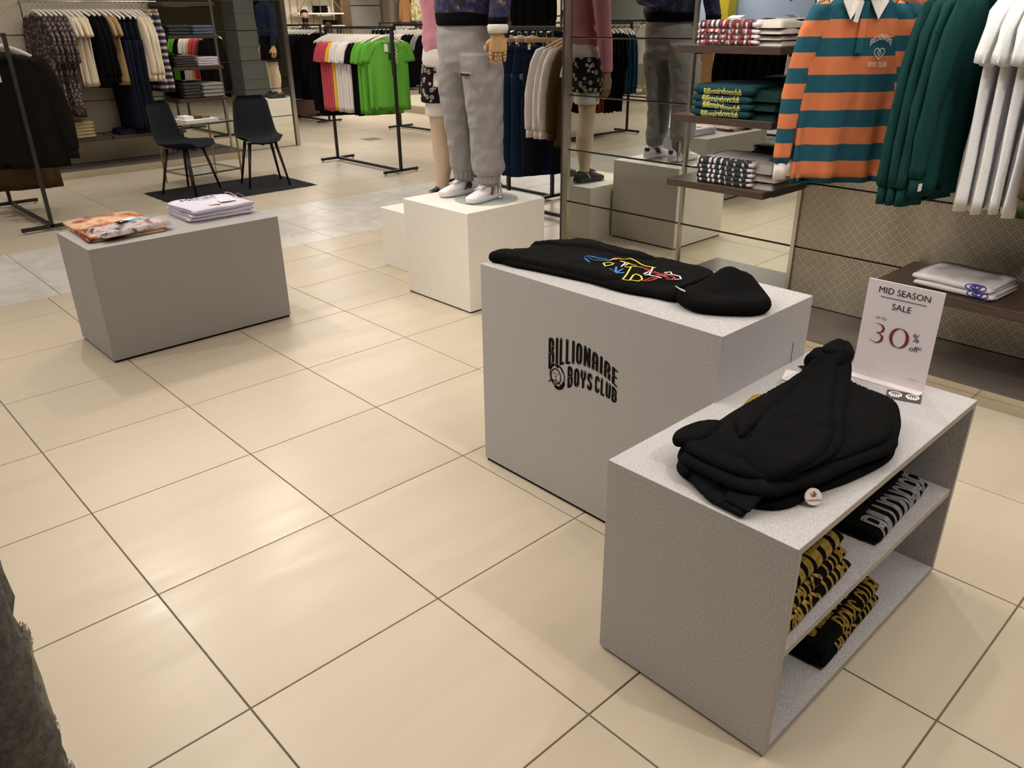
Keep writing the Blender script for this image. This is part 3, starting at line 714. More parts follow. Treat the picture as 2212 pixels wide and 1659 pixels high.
def garment(kind, mats, lab, loc, rz, group, v=0, hk='white', sc=(1, 1, 1), drop=0):
    if not isinstance(mats, (list, tuple)): mats = (mats, mats)
    t = thing(NAMES[kind], lab, CATS[kind], (loc[0], loc[1], loc[2]-drop), rz, group)
    for nm, me, mi in template(kind, v):
        o = bpy.data.objects.new(nm, me); link(o, t); o.scale = sc
        if not me.materials: me.materials.append(None)
        o.material_slots[0].link = 'OBJECT'; o.material_slots[0].material = mats[mi]
    if hk:
        hanger(hk, ('hanger of ' if len(lab.split()) > 12 else {'white': 'white hanger', 'wood': 'beech hanger', 'clip': 'beech clip hanger', 'black': 'black hanger'}[hk]+' of ')+lab, loc, rz, (group or 'garments')+', hangers')
    return t
def rack(lab, x, y, Ln, h=1.5, along='y', sticker=None):
    t = thing('garment_rack', lab, 'clothes rack', (x, y, 0), 0 if along == 'y' else -pi/2)
    w = .028
    for yy in (0, Ln):
        G().box(-w/2, w/2, yy-w/2, yy+w/2, .03, h-w).obj('upright', M_BLACKM, t)
        G().box(-.23, .23, yy-w/2, yy+w/2, .018, .018+w).obj('foot_bar', M_BLACKM, t)
        for xx in (-.21, .21): G().disc((xx, yy), .012, 0, .018, 10).obj('levelling_foot', M_STEEL, t)
    G().box(-w/2, w/2, -w/2, Ln+w/2, h-w, h).obj('top_rail', M_BLACKM, t)
    G().box(-w/2, w/2, 0, Ln, .018, .018+w).obj('base_bar', M_BLACKM, t)
    return t
C = dict(pink=(.56, .085, .115), hotpink=(.55, .12, .17), yellow=(.80, .50, .05), white=(.74, .69, .66), cream=(.70, .60, .46), green=(.12, .37, .045), black=BLK,
         navy=(.010, .013, .024), jean=(.012, .024, .062), teal=(.012, .048, .085), rust=(.16, .03, .012), brown=(.085, .055, .022), beige=(.38, .26, .13), grey=(.30, .29, .28), dgrey=(.055, .05, .048), olive=(.10, .085, .03), forest=(.012, .058, .055), lilac=(.50, .45, .52))
K = lambda n, **k: cloth(C[n], **k)
RH = 1.493
def row(items, x, y0, dy, rz, rackname, axis='y', z=RH, hk='white', group=None):
    """items: (kind, colour, label, count[, options]) hung from far to near"""
    p = y0; n = 0; ORD = ['first', 'second', 'third', 'fourth', 'fifth', 'sixth', 'seventh', 'eighth']; far = ('far end' if dy < 0 else ('left' if x > 7 else 'near end'))
    for it in items:
        kind, col, lab, cnt = it[:4]; op = it[4] if len(it) > 4 else {}
        for j in range(cnt):
            m = K(col) if isinstance(col, str) else col
            r = rz+radians(random.uniform(-4, 4)); loc = (x, p, z) if axis == 'y' else (p, x, z)
            lb = lab if cnt == 1 else lab+', '+(ORD[j]+' from the '+far)
            assert len(lb.split()) <= 14, lb
            garment(kind, m, lb, loc, r, group or ('clothes on '+rackname), v=op.get('v', (n+j) % 3), hk=op.get('hk', hk), sc=op.get('sc', (1, 1, 1)), drop=op.get('drop', 0))
            p += op.get('dy', dy)
        n += cnt
# --- tee rack
r_ = rack('black clothes rack with pink, white, black and green tees', 4.76, 5.91, 1.31)
f_ = G().box(-.019, -.0142, -.028, .022, 1.02, 1.47).obj('brand_strip', M_BLACKM, r_)
q = font('DSQUARED', .052, 0, 0, M_WHITEP, r_, 'strip_lettering', sx=1.2); q.rotation_euler = (0, pi/2, 0); q.location = (-.002, -.0285, 1.30)
row([('jacket', 'black', 'black jacket left on the tee rack', 2, dict(sc=(.8, 1, 1.12))), ('tee', 'pink', 'pink tee on the tee rack', 4, dict(sc=(1, 1, 1.07))), ('tee', 'yellow', 'single yellow tee between the pink and white tees', 1, dict(sc=(1, 1, 1.05))),
     ('tee', 'white', 'white tee on the tee rack', 5, dict(sc=(1, 1, 1.06))), ('tee', 'black', 'black tee beside the green tees', 2, dict(sc=(1, 1, 1.08))), ('tee', 'green', 'green tee behind the front one', 2, dict(dy=-.07, sc=(1, 1, 1.06)))], 4.76, 7.12, -.064, radians(-20), 'the tee rack')
gt_ = garment('tee', K('green'), 'bright green tee facing the camera at the front end of the rack', (4.76, 6.02, RH), radians(-28), 'clothes on the tee rack', v=1)
G().box(-.035, .005, -.040, -.038, -.24, -.16).obj('price_tag', M_WHITEP, gt_); G().box(.005, .042, -.040, -.062, -.32, -.255).obj('swing_tag', M_BLACKM, gt_); G().box(.011, .036, -.0435, -.042, -.31, -.265).obj('tag_print', M_PAPER, gt_)
# --- left rack with black furry coats
rack('black clothes rack with black furry jackets at the left edge', 1.16, 5.85, 1.30)
FUR = cloth((.012, .011, .010), .98, 1.0)
row([('coat', (lambda: cloth((.085, .058, .026), .95, .6))(), 'brown suede coat behind the furry jackets', 2, dict(sc=(1.3, 1.3, 1.14), dy=-.12)),
     ('jacket', FUR, 'black furry jacket on the left rack', 4, dict(sc=(1.15, 1.5, 1.17), dy=-.13))], 1.20, 6.9, -.14, radians(-22), 'the left rack')
fj = garment('jacket', FUR, 'frontmost black furry jacket on the left rack', (1.15, 5.97, RH), radians(-30), 'clothes on the left rack', v=1, sc=(1.15, 1.5, 1.17))
G().box(-.05, -.03, -.082, -.080, -.34, -.20).obj('price_tag', M_PAPER, fj)
# --- rack H (jeans, white shirts) and rack G behind it
rack('black clothes rack with jeans and white shirts behind the mannequins', 4.39, 2.44, 1.31)
rack('black clothes rack standing behind the jeans rack', 4.93, 3.73, 1.31)
row([('trousers', 'jean', 'dark blue jeans beside the mannequin hand', 3, dict(v=1, hk='clip', dy=-.11)), ('skirt', 'navy', 'navy trousers hanging between the jeans and white shirts', 1, dict(hk='clip', sc=(1, 1, 1.5), dy=-.20)),
     ('long', 'white', 'white sweatshirt next to the jeans', 3, dict(hk='wood', dy=-.075)), 
     ('jacket', 'brown', 'brown jacket on a beech hanger beside the mirror post', 1, dict(hk='wood', dy=-.09)), ('tee', 'white', 'white tee in front of the brown jacket', 1, dict(hk='wood')), ('trousers', 'navy', 'navy trousers behind the brown jacket', 2, dict(v=1, hk='clip'))],
    4.39, 3.62, -.085, radians(-20), 'the jeans rack')
row([('coat', 'black', 'black coat behind the jeans rack', 3), ('jacket', 'black', 'black jacket behind the jeans rack', 4)], 4.93, 4.9, -.15, radians(-15), 'the back rack')
jn = [o for o in COL.objects if o.name.startswith('hanging_trousers') and 'blue jeans' in o.get('label', '')]
for o_ in jn:
    for xx in (-.14, .06): q = G().disc((0, 0), .026, 0, .002, 20).obj('size_sticker', plain('grey_sticker', (.30, .34, .38), .5), o_); q.location = (xx, -.040, -.36); q.rotation_euler = (pi/2, 0, 0)
# --- F3
rack('black clothes rack with grey, white and black tees behind the tee rack', 7.15, 7.9, 1.31)
row([('jacket', 'dgrey', 'dark grey jacket on the third rack', 3), ('long', 'white', 'white sweatshirt on the third rack', 3), ('jacket', 'black', 'black jacket mid third rack', 3), ('tee', 'grey', 'pale grey tee on the third rack', 2), ('jacket', 'black', 'black jacket nearer on the third rack', 4)], 7.15, 9.1, -.08, radians(-26), 'the third rack')
# --- F1 and neighbours
rack('black clothes rack of dark coats behind the tee rack', 6.75, 10.67, 1.31)
row([('coat', 'navy', 'long navy coat on the dark coat rack', 4), ('jacket', 'olive', 'olive green jacket on the dark coat rack', 1), ('coat', 'navy', 'navy coat past the olive jacket', 4), ('coat', 'black', 'black coat on the dark coat rack', 3)], 6.75, 11.9, -.105, radians(-24), 'the dark coat rack')
rack('black clothes rack far left beside the mirror frame', 6.0, 11.3, 1.31)
row([('coat', 'black', 'long black coat beside the mirror frame', 6)], 6.0, 12.5, -.17, radians(-20), 'the far coat rack')
rack('black clothes rack on the podium far behind', 10.4, 13.0, 1.31)
row([('jacket', 'black', 'black jacket on the far podium rack', 8)], 10.4, 14.2, -.15, radians(-26), 'the far podium rack')
rack('black clothes rack in front of the cap display', 11.6, 10.3, 1.31)
row([('jacket', 'dgrey', 'dark jacket before the cap display', 7)], 11.6, 11.5, -.17, radians(-20), 'the cap display rack')
rack('black clothes rack between the mannequin and the cap display', 9.3, 7.7, 1.31)
row([('coat', 'black', 'black coat before the black shelving', 7)], 9.3, 8.9, -.17, radians(-20), 'the middle far rack')
# floral dress and white printed top further back
M_FLOR2 = vor_print('burgundy_floral', (.12, .03, .035), (.52, .42, .38), 16, .30)
for nm, lab, loc, cc in [('dress', 'burgundy floral dress on a stand far behind the tee rack', (11.88, 15.0, 2.12), M_FLOR2)]:
    garment(nm, cc, lab, loc, radians(-35), 'far hanging pieces', hk='white', sc=(.6, 1, 1))
garment('dress', plain('peach_dress', (.55, .27, .11), .8), 'peach dress beside the burgundy floral dress', (11.66, 15.05, 2.12), radians(-35), 'far hanging pieces', v=1, sc=(.45, 1, 1))
garment('long', (vor_print('white_yellow_print', (.66, .62, .56), (.45, .40, .03), 16, .45), K('white')), 'white top with a yellow print far behind the third rack', (10.60, 13.0, 2.32), radians(-35), 'far hanging pieces', sc=(.7, 1, 1))
garment('jacket', K('black'), 'black jacket on a tall stand behind the jeans rack', (6.45, 5.52, 2.27), radians(-30), 'far hanging pieces', sc=(.8, 1, 1))
# stand poles for those
for x, y, z in ((6.45, 5.55, 2.26), (11.72, 15.04, 2.10), (10.57, 13.02, 2.31)):
    s_ = thing('display_stand', 'slim black display stand under the '+('floral dresses' if x > 11 else ('black jacket' if x < 7 else 'white printed top')), 'stand', (x, y, 0))
    G().tube([(0, 0.05, 0), (0, 0.05, z)], .012, 8).obj('pole', M_BLACKM, s_); G().disc((0, .05), .16, 0, .012).obj('base', M_BLACKM, s_); G().tube([(-.25, .0, z), (.25, .0, z)], .008, 8).obj('arm', M_BLACKM, s_)
# --- racks seen only in the right mirror
rack('black clothes rack with rust, black and teal clothes, seen in the right mirror', -1.95, 6.25, 1.31, along='x')
row([('long', 'teal', 'teal sweatshirt on the reflected rack', 4, dict(dy=.06, sc=(1, 1, 1.15))), ('dress', 'black', 'long black dress on the reflected rack', 5), ('coat', 'rust', 'rust coat on the reflected rack', 2), ('coat', 'black', 'black coat on the reflected rack', 3)],
    6.25, -1.88, .085, radians(115), 'the reflected rack', axis='x')
rack('black clothes rack reflected behind the lower right shelves', -2.9, 4.0, 1.31)
row([('jacket', 'black', 'black jacket reflected between the shelves', 8), ('long', 'white', 'white sweatshirt at the end of that reflected rack', 1)], -2.9, 5.2, -.14, radians(10), 'the second reflected rack', z=1.45)
rack('black clothes rack by the lemon stand, seen in the right mirror', -6.3, 9.1, 1.31)
row([('long', 'black', 'black top beside the lemon stand', 5), ('tee', 'pink', 'pink tee on the rack beside the lemon stand', 1), ('tee', 'white', 'white tee beside the lemon stand', 2)], -6.3, 10.3, -.14, radians(70), 'the lemon stand rack')
# --- left wall clothes rail
G_ = G().tube([(1.95, 8.38, 1.765), (3.33, 8.38, 1.765)], .010, 10)
lr = tag(G_.obj('clothes_rail', M_STEEL, None, True), 'steel clothes rail on the left ribbed wall', 'rail')
for x in (2.02, 3.30): G().bar((x, 8.38, 1.765), (x, WY, 1.765), .012).obj('arm', M_STEEL, lr)
M_FLOR = vor_print('grey_floral', (.05, .036, .032), (.26, .22, .20), 30, .40, alt=(.12, .10, .09))
M_KNIT = stripes([((.55, .50, .42), 2.2), ((.16, .15, .17), 1), ((.05, .025, .035), 2.2), ((.03, .035, .10), 1.2), ((.20, .22, .28), 1)], .085)
row([('dress', M_FLOR, 'grey floral dress on the left wall', 5, dict(dy=.05, sc=(1, 1, .98))), ('tee', 'cream', 'cream tee on the left wall', 4, dict(dy=.05)), ('jacket', 'black', 'black jacket beside the cream tees', 3, dict(dy=.06)),
     ('tee', 'beige', 'camel top on the left wall', 2, dict(dy=.055)), ('trousers', 'navy', 'navy trousers on the left wall', 4, dict(dy=.05, sc=(1, 1, 1.12), v=1)), ('long', 'cream', 'cream long sleeved top on the left wall', 3, dict(dy=.05)),
     ('trousers', M_KNIT, 'striped knitted trousers on the left wall', 2, dict(dy=.07, v=1, hk='clip', sc=(1, 1.4, .8)))], 8.38, 2.06, .06, radians(-78), 'the left wall rail', axis='x', z=1.765)
# --- right wall rail: rugby shirts, green sweatshirts, white tees
G_ = G().tube([(3.235, .36, 1.79), (3.235, -1.2, 1.79)], .010, 10)
lr = tag(G_.obj('clothes_rail', M_STEEL, None, True), 'steel clothes rail above the right ribbed wall', 'rail')
for y in (.33, -1.1): G().bar((3.235, y, 1.79), (WX, y, 1.79), .012).obj('arm', M_STEEL, lr)
M_RUGBY = stripes([((.66, .20, .085), 1), ((.018, .095, .135), 1)], .150, off=.05)
M_RUGBYS = stripes([((.66, .20, .085), 1), ((.018, .095, .135), 1)], .128, off=.35)
ZR = 1.783
def rugby(lab, loc, rz, front=False, col=M_RUGBY):
    t = thing('rugby_shirt', lab, 'rugby shirt', loc, rz, 'rugby shirts on the right wall')
    body, _ = body_geo(.80, .262, .022, 11, A=.013, n=56); body.obj('body', col, t, True)
    for sx in (-1, 1):
        sl = sleeve_geo(sx, [(x*1.12, z*1.14, r*1.0, tt) for x, z, r, tt in SL_L], 5, 20); sl.obj('sleeve', M_RUGBYS if front else col, t, True)
        sleeve_geo(sx, [(x*1.12, z*1.14, r*1.05, tt) for x, z, r, tt in CUFF], 5, A=.002).obj('cuff', K('white'), t, True)
    t.scale = (.82, 1, 1)
    # white fold-over collar: two pointed flaps plus stand
    g = COLLAR(); g.obj('collar_stand', K('white'), t, True)
    for sx in (-1, 1):
        P = [(.0*sx, -.036, -.140), (sx*.075, -.020, -.100), (sx*.120, -.036, -.165), (sx*.075, -.044, -.235), (sx*.012, -.042, -.150)]
        P2 = [(x, y+.006, z) for x, y, z in P]; g = G().add(P+P2, [(0, 1, 2, 3, 4), (9, 8, 7, 6, 5)]+[(i, (i+1) % 5, 5+(i+1) % 5, 5+i) for i in range(5)])
        g.obj('collar_flap', K('white'), t)
    if front:
        G().box(-.018, .018, -.040, -.034, -.37, -.15).obj('placket', M_RUGBY, t)
        tg = G().box(-.012, .014, -.052, -.050, -.25, -.165).obj('price_tag', M_PAPER, t); tg.rotation_euler = (0, radians(12), 0)
        MW = K('white')
        def fa(u, v): return (.055+.115*(u), -.040, -.315-.05*(u-.5)**2*4*.5+(.022)*v)
        g = G(); sts, tot = text_strokes('BILLIONAIRE', .3)
        for s_ in sts: ribbon(g, s_, (.06/tot, .07), fa, seg=.3)
        def fb(u, v): return (.06+.10*u, -.040, -.425+.018*v)
        sts, tot = text_strokes('BOYS CLUB', .3)
        for s_ in sts: ribbon(g, s_, (.06/tot, .08), fb, seg=.3)
        hp = [(16*sin(a)**3/16*.028+.112, (13*cos(a)-5*cos(2*a)-2*cos(3*a)-cos(4*a))/16*.026-.37) for a in [2*pi*i/32 for i in range(33)]]
        ribbon(g, hp, (.0016, .0016), lambda u, v: (u, -.040, v), seg=1)
        ring(g, .112, -.368, .012, .010, .002, f=lambda x, z, l: (x, -.040, z)); ring(g, .112, -.368, .005, .014, .002, f=lambda x, z, l: (x, -.040, z))
        g.obj('chest_print', MW, t)
    hanger('white', 'white hanger holding the '+lab, loc, rz, 'rugby shirts, hangers')
    return t
rugby('frontmost orange and teal striped rugby shirt with white collar', (3.19, .20, ZR), radians(-40), True)
rugby('second orange and teal rugby shirt, half hidden behind the front one', (3.29, .185, ZR), radians(-44), col=M_RUGBY)
garment('long', cloth((.36, .14, .09), .9), 'dusty pink sweatshirt between the rugby shirts and green ones', (3.335, .135, ZR), radians(-40), 'clothes on the right wall', sc=(.72, 1, .93))
FG = cloth((.010, .046, .045), .92, .7)
for i, y in enumerate((-.135, -.18, -.225, -.27)):
    t = garment('long', FG, ['dark green sweatshirt at the back of the green run on the right wall', 'second dark green sweatshirt from the back on the right wall', 'dark green sweatshirt just behind the front green one', 'frontmost dark green sweatshirt with small gold chest emblem'][i], (3.235, y-.02, ZR), radians(-4-1*i), 'clothes on the right wall', v=i % 3, sc=(1.0, 1.1, 1.18 if i < 3 else 1.12))
    if i == 3:
        g = G()
        for pts in ([(0, 0), (0, .03)], [(-.012, .028), (.014, .03)], [(-.006, 0), (-.012, -.04)], [(.006, 0), (.01, -.042)], [(-.014, .02), (-.02, -.004)]): ribbon(g, pts, (.004, .004), lambda u, v: (.06+u, -.034, -.26+v), seg=.02)
        ring(g, .06, -.216, .009, .011, .004, f=lambda x, z, l: (x, -.034, z)); g.obj('gold_emblem', plain('gold_thread', (.50, .42, .10), .5), t)
    for sx in ((-1,) if i else ()):
        G().box(sx*.292-.012, sx*.292+.012, -.026, -.023, -.875, -.845).obj('cuff_label', M_PAPER, t)
WH = cloth((.82, .83, .84), .85, .7)
for i, (k, y, lab) in enumerate([('tee', -.39, 'white tee next to the green sweatshirts on the right wall'), ('tee', -.45, 'second white tee on the right wall, behind the nearest one'), ('tee', -.51, 'white tee nearest the camera at the right edge'), ('tee', -.57, 'white tee at the right edge, in front of the others')]):
    garment(k, WH, lab, (3.235, y-.02, ZR), radians(-2), 'clothes on the right wall', v=i % 3, sc=(1.08, 1.3, 1.14))
M_CAMO = vor_print('camouflage', (.09, .055, .03), (.05, .085, .012), 9, .45, alt=(.012, .012, .010))
for i, y in enumerate((-.70, -.78)):
    garment('long', M_CAMO, ['camouflage hoodie at the far right edge of the photo', 'camouflage hoodie nearest the camera on the right wall'][i], (3.235, y, ZR), radians(-6), 'clothes on the right wall', v=i, sc=(1.0, 1.2, 1.15))
# ============================================================ FOLDED GOODS
def folded(name, lab, cat, loc, rz, w, d, h, mat, group=None, seed=0, lean=0.0, prints=None, layers=2, amp=.004, sag=0):
    """folded garment, rounded fold facing local -y, base on local z=0; returns thing and surface function"""
    t = thing(name, lab, cat, loc, rz, group); r = h/2; yf = -d/2
    def N_(x, y, q): return noise.noise((x*7+seed*3.1, y*7+seed, q))
    def top(x, y): return h+amp*(N_(x, y, 1))*1.5+sag*(x/w)
    def surf(x, s_, lift=0):
        # s_<0 on top going back, 0..pi*r around the roll, then bottom
        H = h+amp*1.5*N_(x, yf+r, 1)+sag*(x/w); rr = H/2; yo = .004*N_(x, 0, 5)+lean*0
        if s_ < 0: return (x, yf+rr-s_+yo, top(x, yf-s_)*min(1, 1)+lift if True else 0)
        a = s_/rr
        if a < pi: return (x, yf+rr-(rr+lift)*sin(a)*1.0+yo, rr+(rr+lift)*cos(a))
        return (x, yf+rr+(s_-pi*rr)+yo, -lift)
    nx = 26; R_ = []
    for i in range(nx+1):
        u = -1+2*i/nx; x = u*w/2; e = sqrt(max(0, 1-abs(u)**14)) if abs(u) < 1 else .0; e = max(e, .55)
        ring_ = []
        ys = [d, d*.75, d*.5, d*.3, d*.12, 0]
        for q in ys: p = surf(x, -q*(1-r/d)) ; ring_.append(p)
        rr = r
        for k in range(1, 8): ring_.append(surf(x, pi*rr*k/8))
        for q in (0, .3*d, .6*d, .95*d): ring_.append(surf(x, pi*rr+q*(1-r/d)))
        # slit at the back showing the layers
        for L_ in range(1, layers):
            z = h*L_/layers; ring_ += [(x, yf+d*.97, z-h*.10), (x, yf+d*.55, z), (x, yf+d*.97, z+h*.10)]
        c = h/2
        ring_ = [(px*(1-(1-e)*.02), py, c+(pz-c)*e) for px, py, pz in ring_]
        R_.append(ring_)
    g = G(); g.loft(R_); g.obj('body', mat, t, True)
    for x_ in (-1, 1):   # side layers
        for L_ in range(layers):
            z0 = h*L_/layers+h*.06; z1 = h*(L_+1)/layers-h*.06; xx = x_*(w/2-.004)
            G().loft([[(xx+x_*k*.006, yf+.03+random.uniform(0, .02), lerp(z0, (z0+z1)/2, k)), (xx+x_*k*.006, yf+d*.94, lerp(z0, (z0+z1)/2, k)), (xx+x_*k*.006, yf+d*.94, lerp(z1, (z0+z1)/2, k)), (xx+x_*k*.006, yf+.03, lerp(z1, (z0+z1)/2, k))] for k in (0, .8)]).obj('folded_layer', mat, t, True)
    return t, surf
def pr_text(t, surf, txt, u0, u1, s0, s1, mat, rw=.075, gap=.22, dots=None, seg=.08, warp=None, name='print', thick=1.0):
    """letters: top at arc position s0, bottom at s1"""
    g = G(); dg = G() if dots else None; sts, tot = text_strokes(txt, gap)
    def f(u, v, l=0):
        a, b = (s0, s1) if warp is None else warp(u)
        p = surf(u0+(u1-u0)*u, a+(b-a)*(1-v), .0016+.0006*l)
        return p
    for s_ in sts: ribbon(g, s_, (rw/tot, .05*thick), f, seg=seg, dots=dg)
    g.obj(name, mat, t)
    if dots: dg.obj(name+'_dots', dots, t)
def glitter(name, c, c2):
    m, t, p = nodes(name); a = noise_tex(t, 420, 2, rough=.8); L(t, ramp(t, a, [(.45, c), (.63, c), (.70, c2)]), p.inputs['Base Color']); p.inputs['Metallic'].default_value = .35; p.inputs['Roughness'].default_value = .38; return m
M_GOLD = glitter('gold_glitter_print', (.30, .19, .025), (.95, .70, .22)); M_SILV = glitter('silver_glitter_print', (.26, .26, .27), (.9, .9, .95))
MB = cloth(BLK, .95, .3)
# cubby, middle shelf z=.306 ; bottom shelf z=.028
zs = .307
for i, (h, dx, lab) in enumerate([(.040, .0, 'black sweatshirt with gold print, bottom of the stack on the middle cubby shelf'), (.034, -.006, 'black sweatshirt with gold print, middle of the stack on the middle cubby shelf'), (.050, -.012, 'black sweatshirt with large gold lettering on top of the middle cubby stack')]):
    t, sf = folded('folded_sweatshirt', lab, 'sweatshirt', (1.005+dx, -.775+.012*i, zs), radians(2), .355, .33, h, MB, 'folded sweatshirts in the cubbies', seed=i+2, amp=.003)
    if i == 2: pr_text(t, sf, 'BILLIONAIRE', -.165, .165, -.085, .055, M_GOLD, .088, .17, M_INK, .05, thick=1.3)
    elif i == 1: pr_text(t, sf, 'BOYS CLUB', -.08, .165, -.02, .045, M_GOLD, .088, .17, M_INK, .1, thick=1.5)
    else: pr_text(t, sf, 'BOYS CLUB', -.12, .15, -.01, .045, M_GOLD, .09, .17, M_INK, .1, thick=1.5)
    if i < 2:
        g = G(); ring(g, -.125, 0, .026, .022, .006, f=lambda x, s_, l, sf=sf: sf(x, .028-s_, .0016)); ring(g, -.12, .002, .014, .012, .004, f=lambda x, s_, l, sf=sf: sf(x, .028-s_, .0016)); g.obj('emblem_print', M_GOLD, t)
    zs += h-.003
t, sf = folded('folded_sweatshirt', 'single black sweatshirt with silver glitter lettering on the middle cubby shelf', 'sweatshirt', (1.505, -.775, .307), radians(3), .36, .31, .047, MB, 'folded sweatshirts in the cubbies', seed=9)
pr_text(t, sf, 'BILLIONAIRE', -.155, .165, -.035, .062, M_SILV, .085, .17, M_INK, .05, thick=1.5)
zs = .029
for i, (h, lab) in enumerate([(.038, 'black sweatshirt with gold print, lower of the two in the bottom cubby'), (.046, 'black sweatshirt with gold print, upper of the two in the bottom cubby')]):
    t, sf = folded('folded_sweatshirt', lab, 'sweatshirt', (1.29, -.775+.005*i, zs), radians(3), .36, .32, h, MB, 'folded sweatshirts in the cubbies', seed=i+14)
    if i: pr_text(t, sf, 'BILLIONAIRE', -.165, .165, -.15, -.025, M_GOLD, .088, .17, M_INK, .05, thick=1.3); pr_text(t, sf, 'BOYS CLUB', -.07, .165, -.008, .055, M_GOLD, .088, .17, M_INK, .1, name='lower_print', thick=1.5)
    else: pr_text(t, sf, 'BOYS CLUB', -.10, .16, .0, .045, M_GOLD, .088, .17, M_INK, .1, thick=1.5)
    zs += h-.003
# right mirror shelves (fold faces -x: rotate -90)
RZ = radians(-90)
def cols_print(name, seed):  # multicolour lettering built as strokes in several colours
    return [plain(name, c, .8) for c in ((.26, .015, .03), (.03, .025, .04), (.40, .12, .10), (.07, .03, .05))]
z = 1.436
MW2 = cloth((.70, .65, .67), .9, .4)
MC4 = cols_print('tee_print', 1)
for i in range(4):
    h = .026 if i < 3 else .042
    t, sf = folded('folded_tee', ['white multicolour printed tee, lowest, top right stack', 'white multicolour printed tee, second from the bottom, top right stack', 'white multicolour printed tee, third from the bottom, top right stack', 'white multicolour printed tee on top of the top right stack'][i], 't-shirt', (3.30, .83, z), RZ+radians(3), .335, .34, h, MW2, 'printed tees on the top right shelf', seed=20+i, amp=.005)
    sts, tot = text_strokes('BILLIONAIRE', .22)
    for c_ in range(4):
        g = G(); dg = G()
        for j, s_ in enumerate(sts):
            if (j+i) % 4 == c_:
                ribbon(g, s_, (.12/tot, .1), lambda u, v, l=0, sf=sf, h=h: sf(-.15+.29*u, -.022+(h*1.35+.014)*(1-v), .0016+.0006*l), seg=.12)
        g.obj('print', MC4[c_], t)
    if i == 3: q = G().box(-.10, -.03, -.005, .05, h+.008, h+.010).obj('swing_tag', M_PAPER, t); q.rotation_euler = (radians(12), 0, 0)
    z += h-.002
def soft(name, lab, cat, loc, rz, w, d, h, mat, seed, group=None, amp=.016):
    t = thing(name, lab, cat, loc, rz, group); R_ = []; nx, ny = 30, 18; g = G(); V = []
    for j in range(ny+1):
        for i in range(nx+1):
            u = i/nx; v = j/ny; e = min(1, min(u, 1-u)*8, min(v, 1-v)*8); hh = h*sqrt(max(0, 1-(1-e)**2))
            x = (u-.5)*w; y = (v-.5)*d; k = noise.noise((x*9+seed, y*9, seed)); V.append((x+.012*noise.noise((x*6, y*6, seed+9)), y+.012*noise.noise((y*6, x*6, seed)), max(0, hh*(.78+.25*noise.noise((x*5, y*4, seed)))+(amp*k+amp*.8*abs(noise.noise((x*18, y*22, seed+4))))*e)))
    n = nx+1; g.add(V, [(j*n+i, j*n+i+1, (j+1)*n+i+1, (j+1)*n+i) for j in range(ny) for i in range(nx)])
    bo = [(x, y, 0) for x, y in ((-w/2, -d/2), (w/2, -d/2), (w/2, d/2), (-w/2, d/2))]; g.add(bo, [(3, 2, 1, 0)])
    g.obj('body', mat, t, True); return t
def strata(name, lab, cat, loc, rz, w, d, n, h, mat, seed, group):
    for i in range(n):
        a = '' if n == 1 else [', lowest of its pile', ', second layer of its pile', ', third layer of its pile', ', top of its pile', ', uppermost of its pile'][i if i < n-1 else (3 if n <= 4 else 4)]
        soft(name, lab+a, cat, (loc[0]+random.uniform(-.006, .006), loc[1]+random.uniform(-.006, .006), loc[2]+i*(h-.002)), rz+radians(random.uniform(-2, 2)), w, d, h*(1 if i < n-1 else 1.35), mat, seed+i*7, group)
strata('folded_tee', 'rumpled off white tee beside the printed tees', 't-shirt', (3.33, .64, 1.436), RZ, .20, .36, 4, .028, cloth((.50, .46, .42), .9, .6), 3, 'plain tees on the top right shelf')
z = 1.101; FG2 = cloth((.014, .048, .056), .9, .35); YP = plain('yellow_print', (.62, .60, .16), .8)
for i in range(4):
    h = [.040, .034, .036, .052][i]
    t, sf = folded('folded_sweatshirt', ['green sweatshirt with yellow lettering, bottom of the four', 'green sweatshirt with yellow lettering, second from the bottom', 'green sweatshirt with yellow lettering, third from the bottom', 'green sweatshirt with yellow lettering, top of the four'][i], 'sweatshirt', (3.30, .825-.008*(i % 2), z), RZ+radians(2), .34, .36, h, FG2, 'green folded sweatshirts', seed=30+i, amp=.006)
    q = font('Billionaireboysclub', .043, 0, 0, YP, t, 'lettering', sx=.66, align='CENTER', bold=.0006)
    bm = bmesh.new(); bm.from_mesh(q.data)
    for k_ in range(-4, 12): bmesh.ops.bisect_plane(bm, geom=bm.verts[:]+bm.edges[:]+bm.faces[:], plane_co=(0, 0, k_*.0035), plane_no=(0, 0, 1))
    for k_ in range(-20, 20): bmesh.ops.bisect_plane(bm, geom=bm.verts[:]+bm.edges[:]+bm.faces[:], plane_co=(k_*.009, 0, 0), plane_no=(1, 0, 0))
    bm.to_mesh(q.data); bm.free()
    for v in q.data.vertices:
        x, y_, zz = v.co; s_ = pi*h/2*.72-zz*.95; v.co = Vector(sf(x+.0, s_, .0028))
    z += h-.002
strata('folded_sweatshirt', 'dark green folded sweatshirt behind the lettered green ones', 'sweatshirt', (3.34, .62, 1.101), RZ, .20, .38, 3, .045, cloth((.010, .030, .028), .92, .6), 13, 'plain dark green sweatshirts')
z = .766; BL = plain('black_lettering', (.016, .02, .026), .8)
for i in range(5):
    h = .026 if i < 4 else .034
    t, sf = folded('folded_tee', ['white tee with black lettering, bottom of the five', 'white tee with black lettering, second of the five', 'white tee with black lettering, third of the five', 'white tee with black lettering, fourth of the five', 'white tee with black lettering, top of the five'][i], 't-shirt', (3.31, .785+(.006 if i % 2 else 0), z), RZ+radians(3), .325, .31, h, MW2, 'black lettered white tees', seed=40+i, amp=.004)
    pr_text(t, sf, 'BILLIONAIRE', -.15, .145, -.018, h*1.30, BL, .115, .19, None, .15, thick=1.9)
    z += h-.002
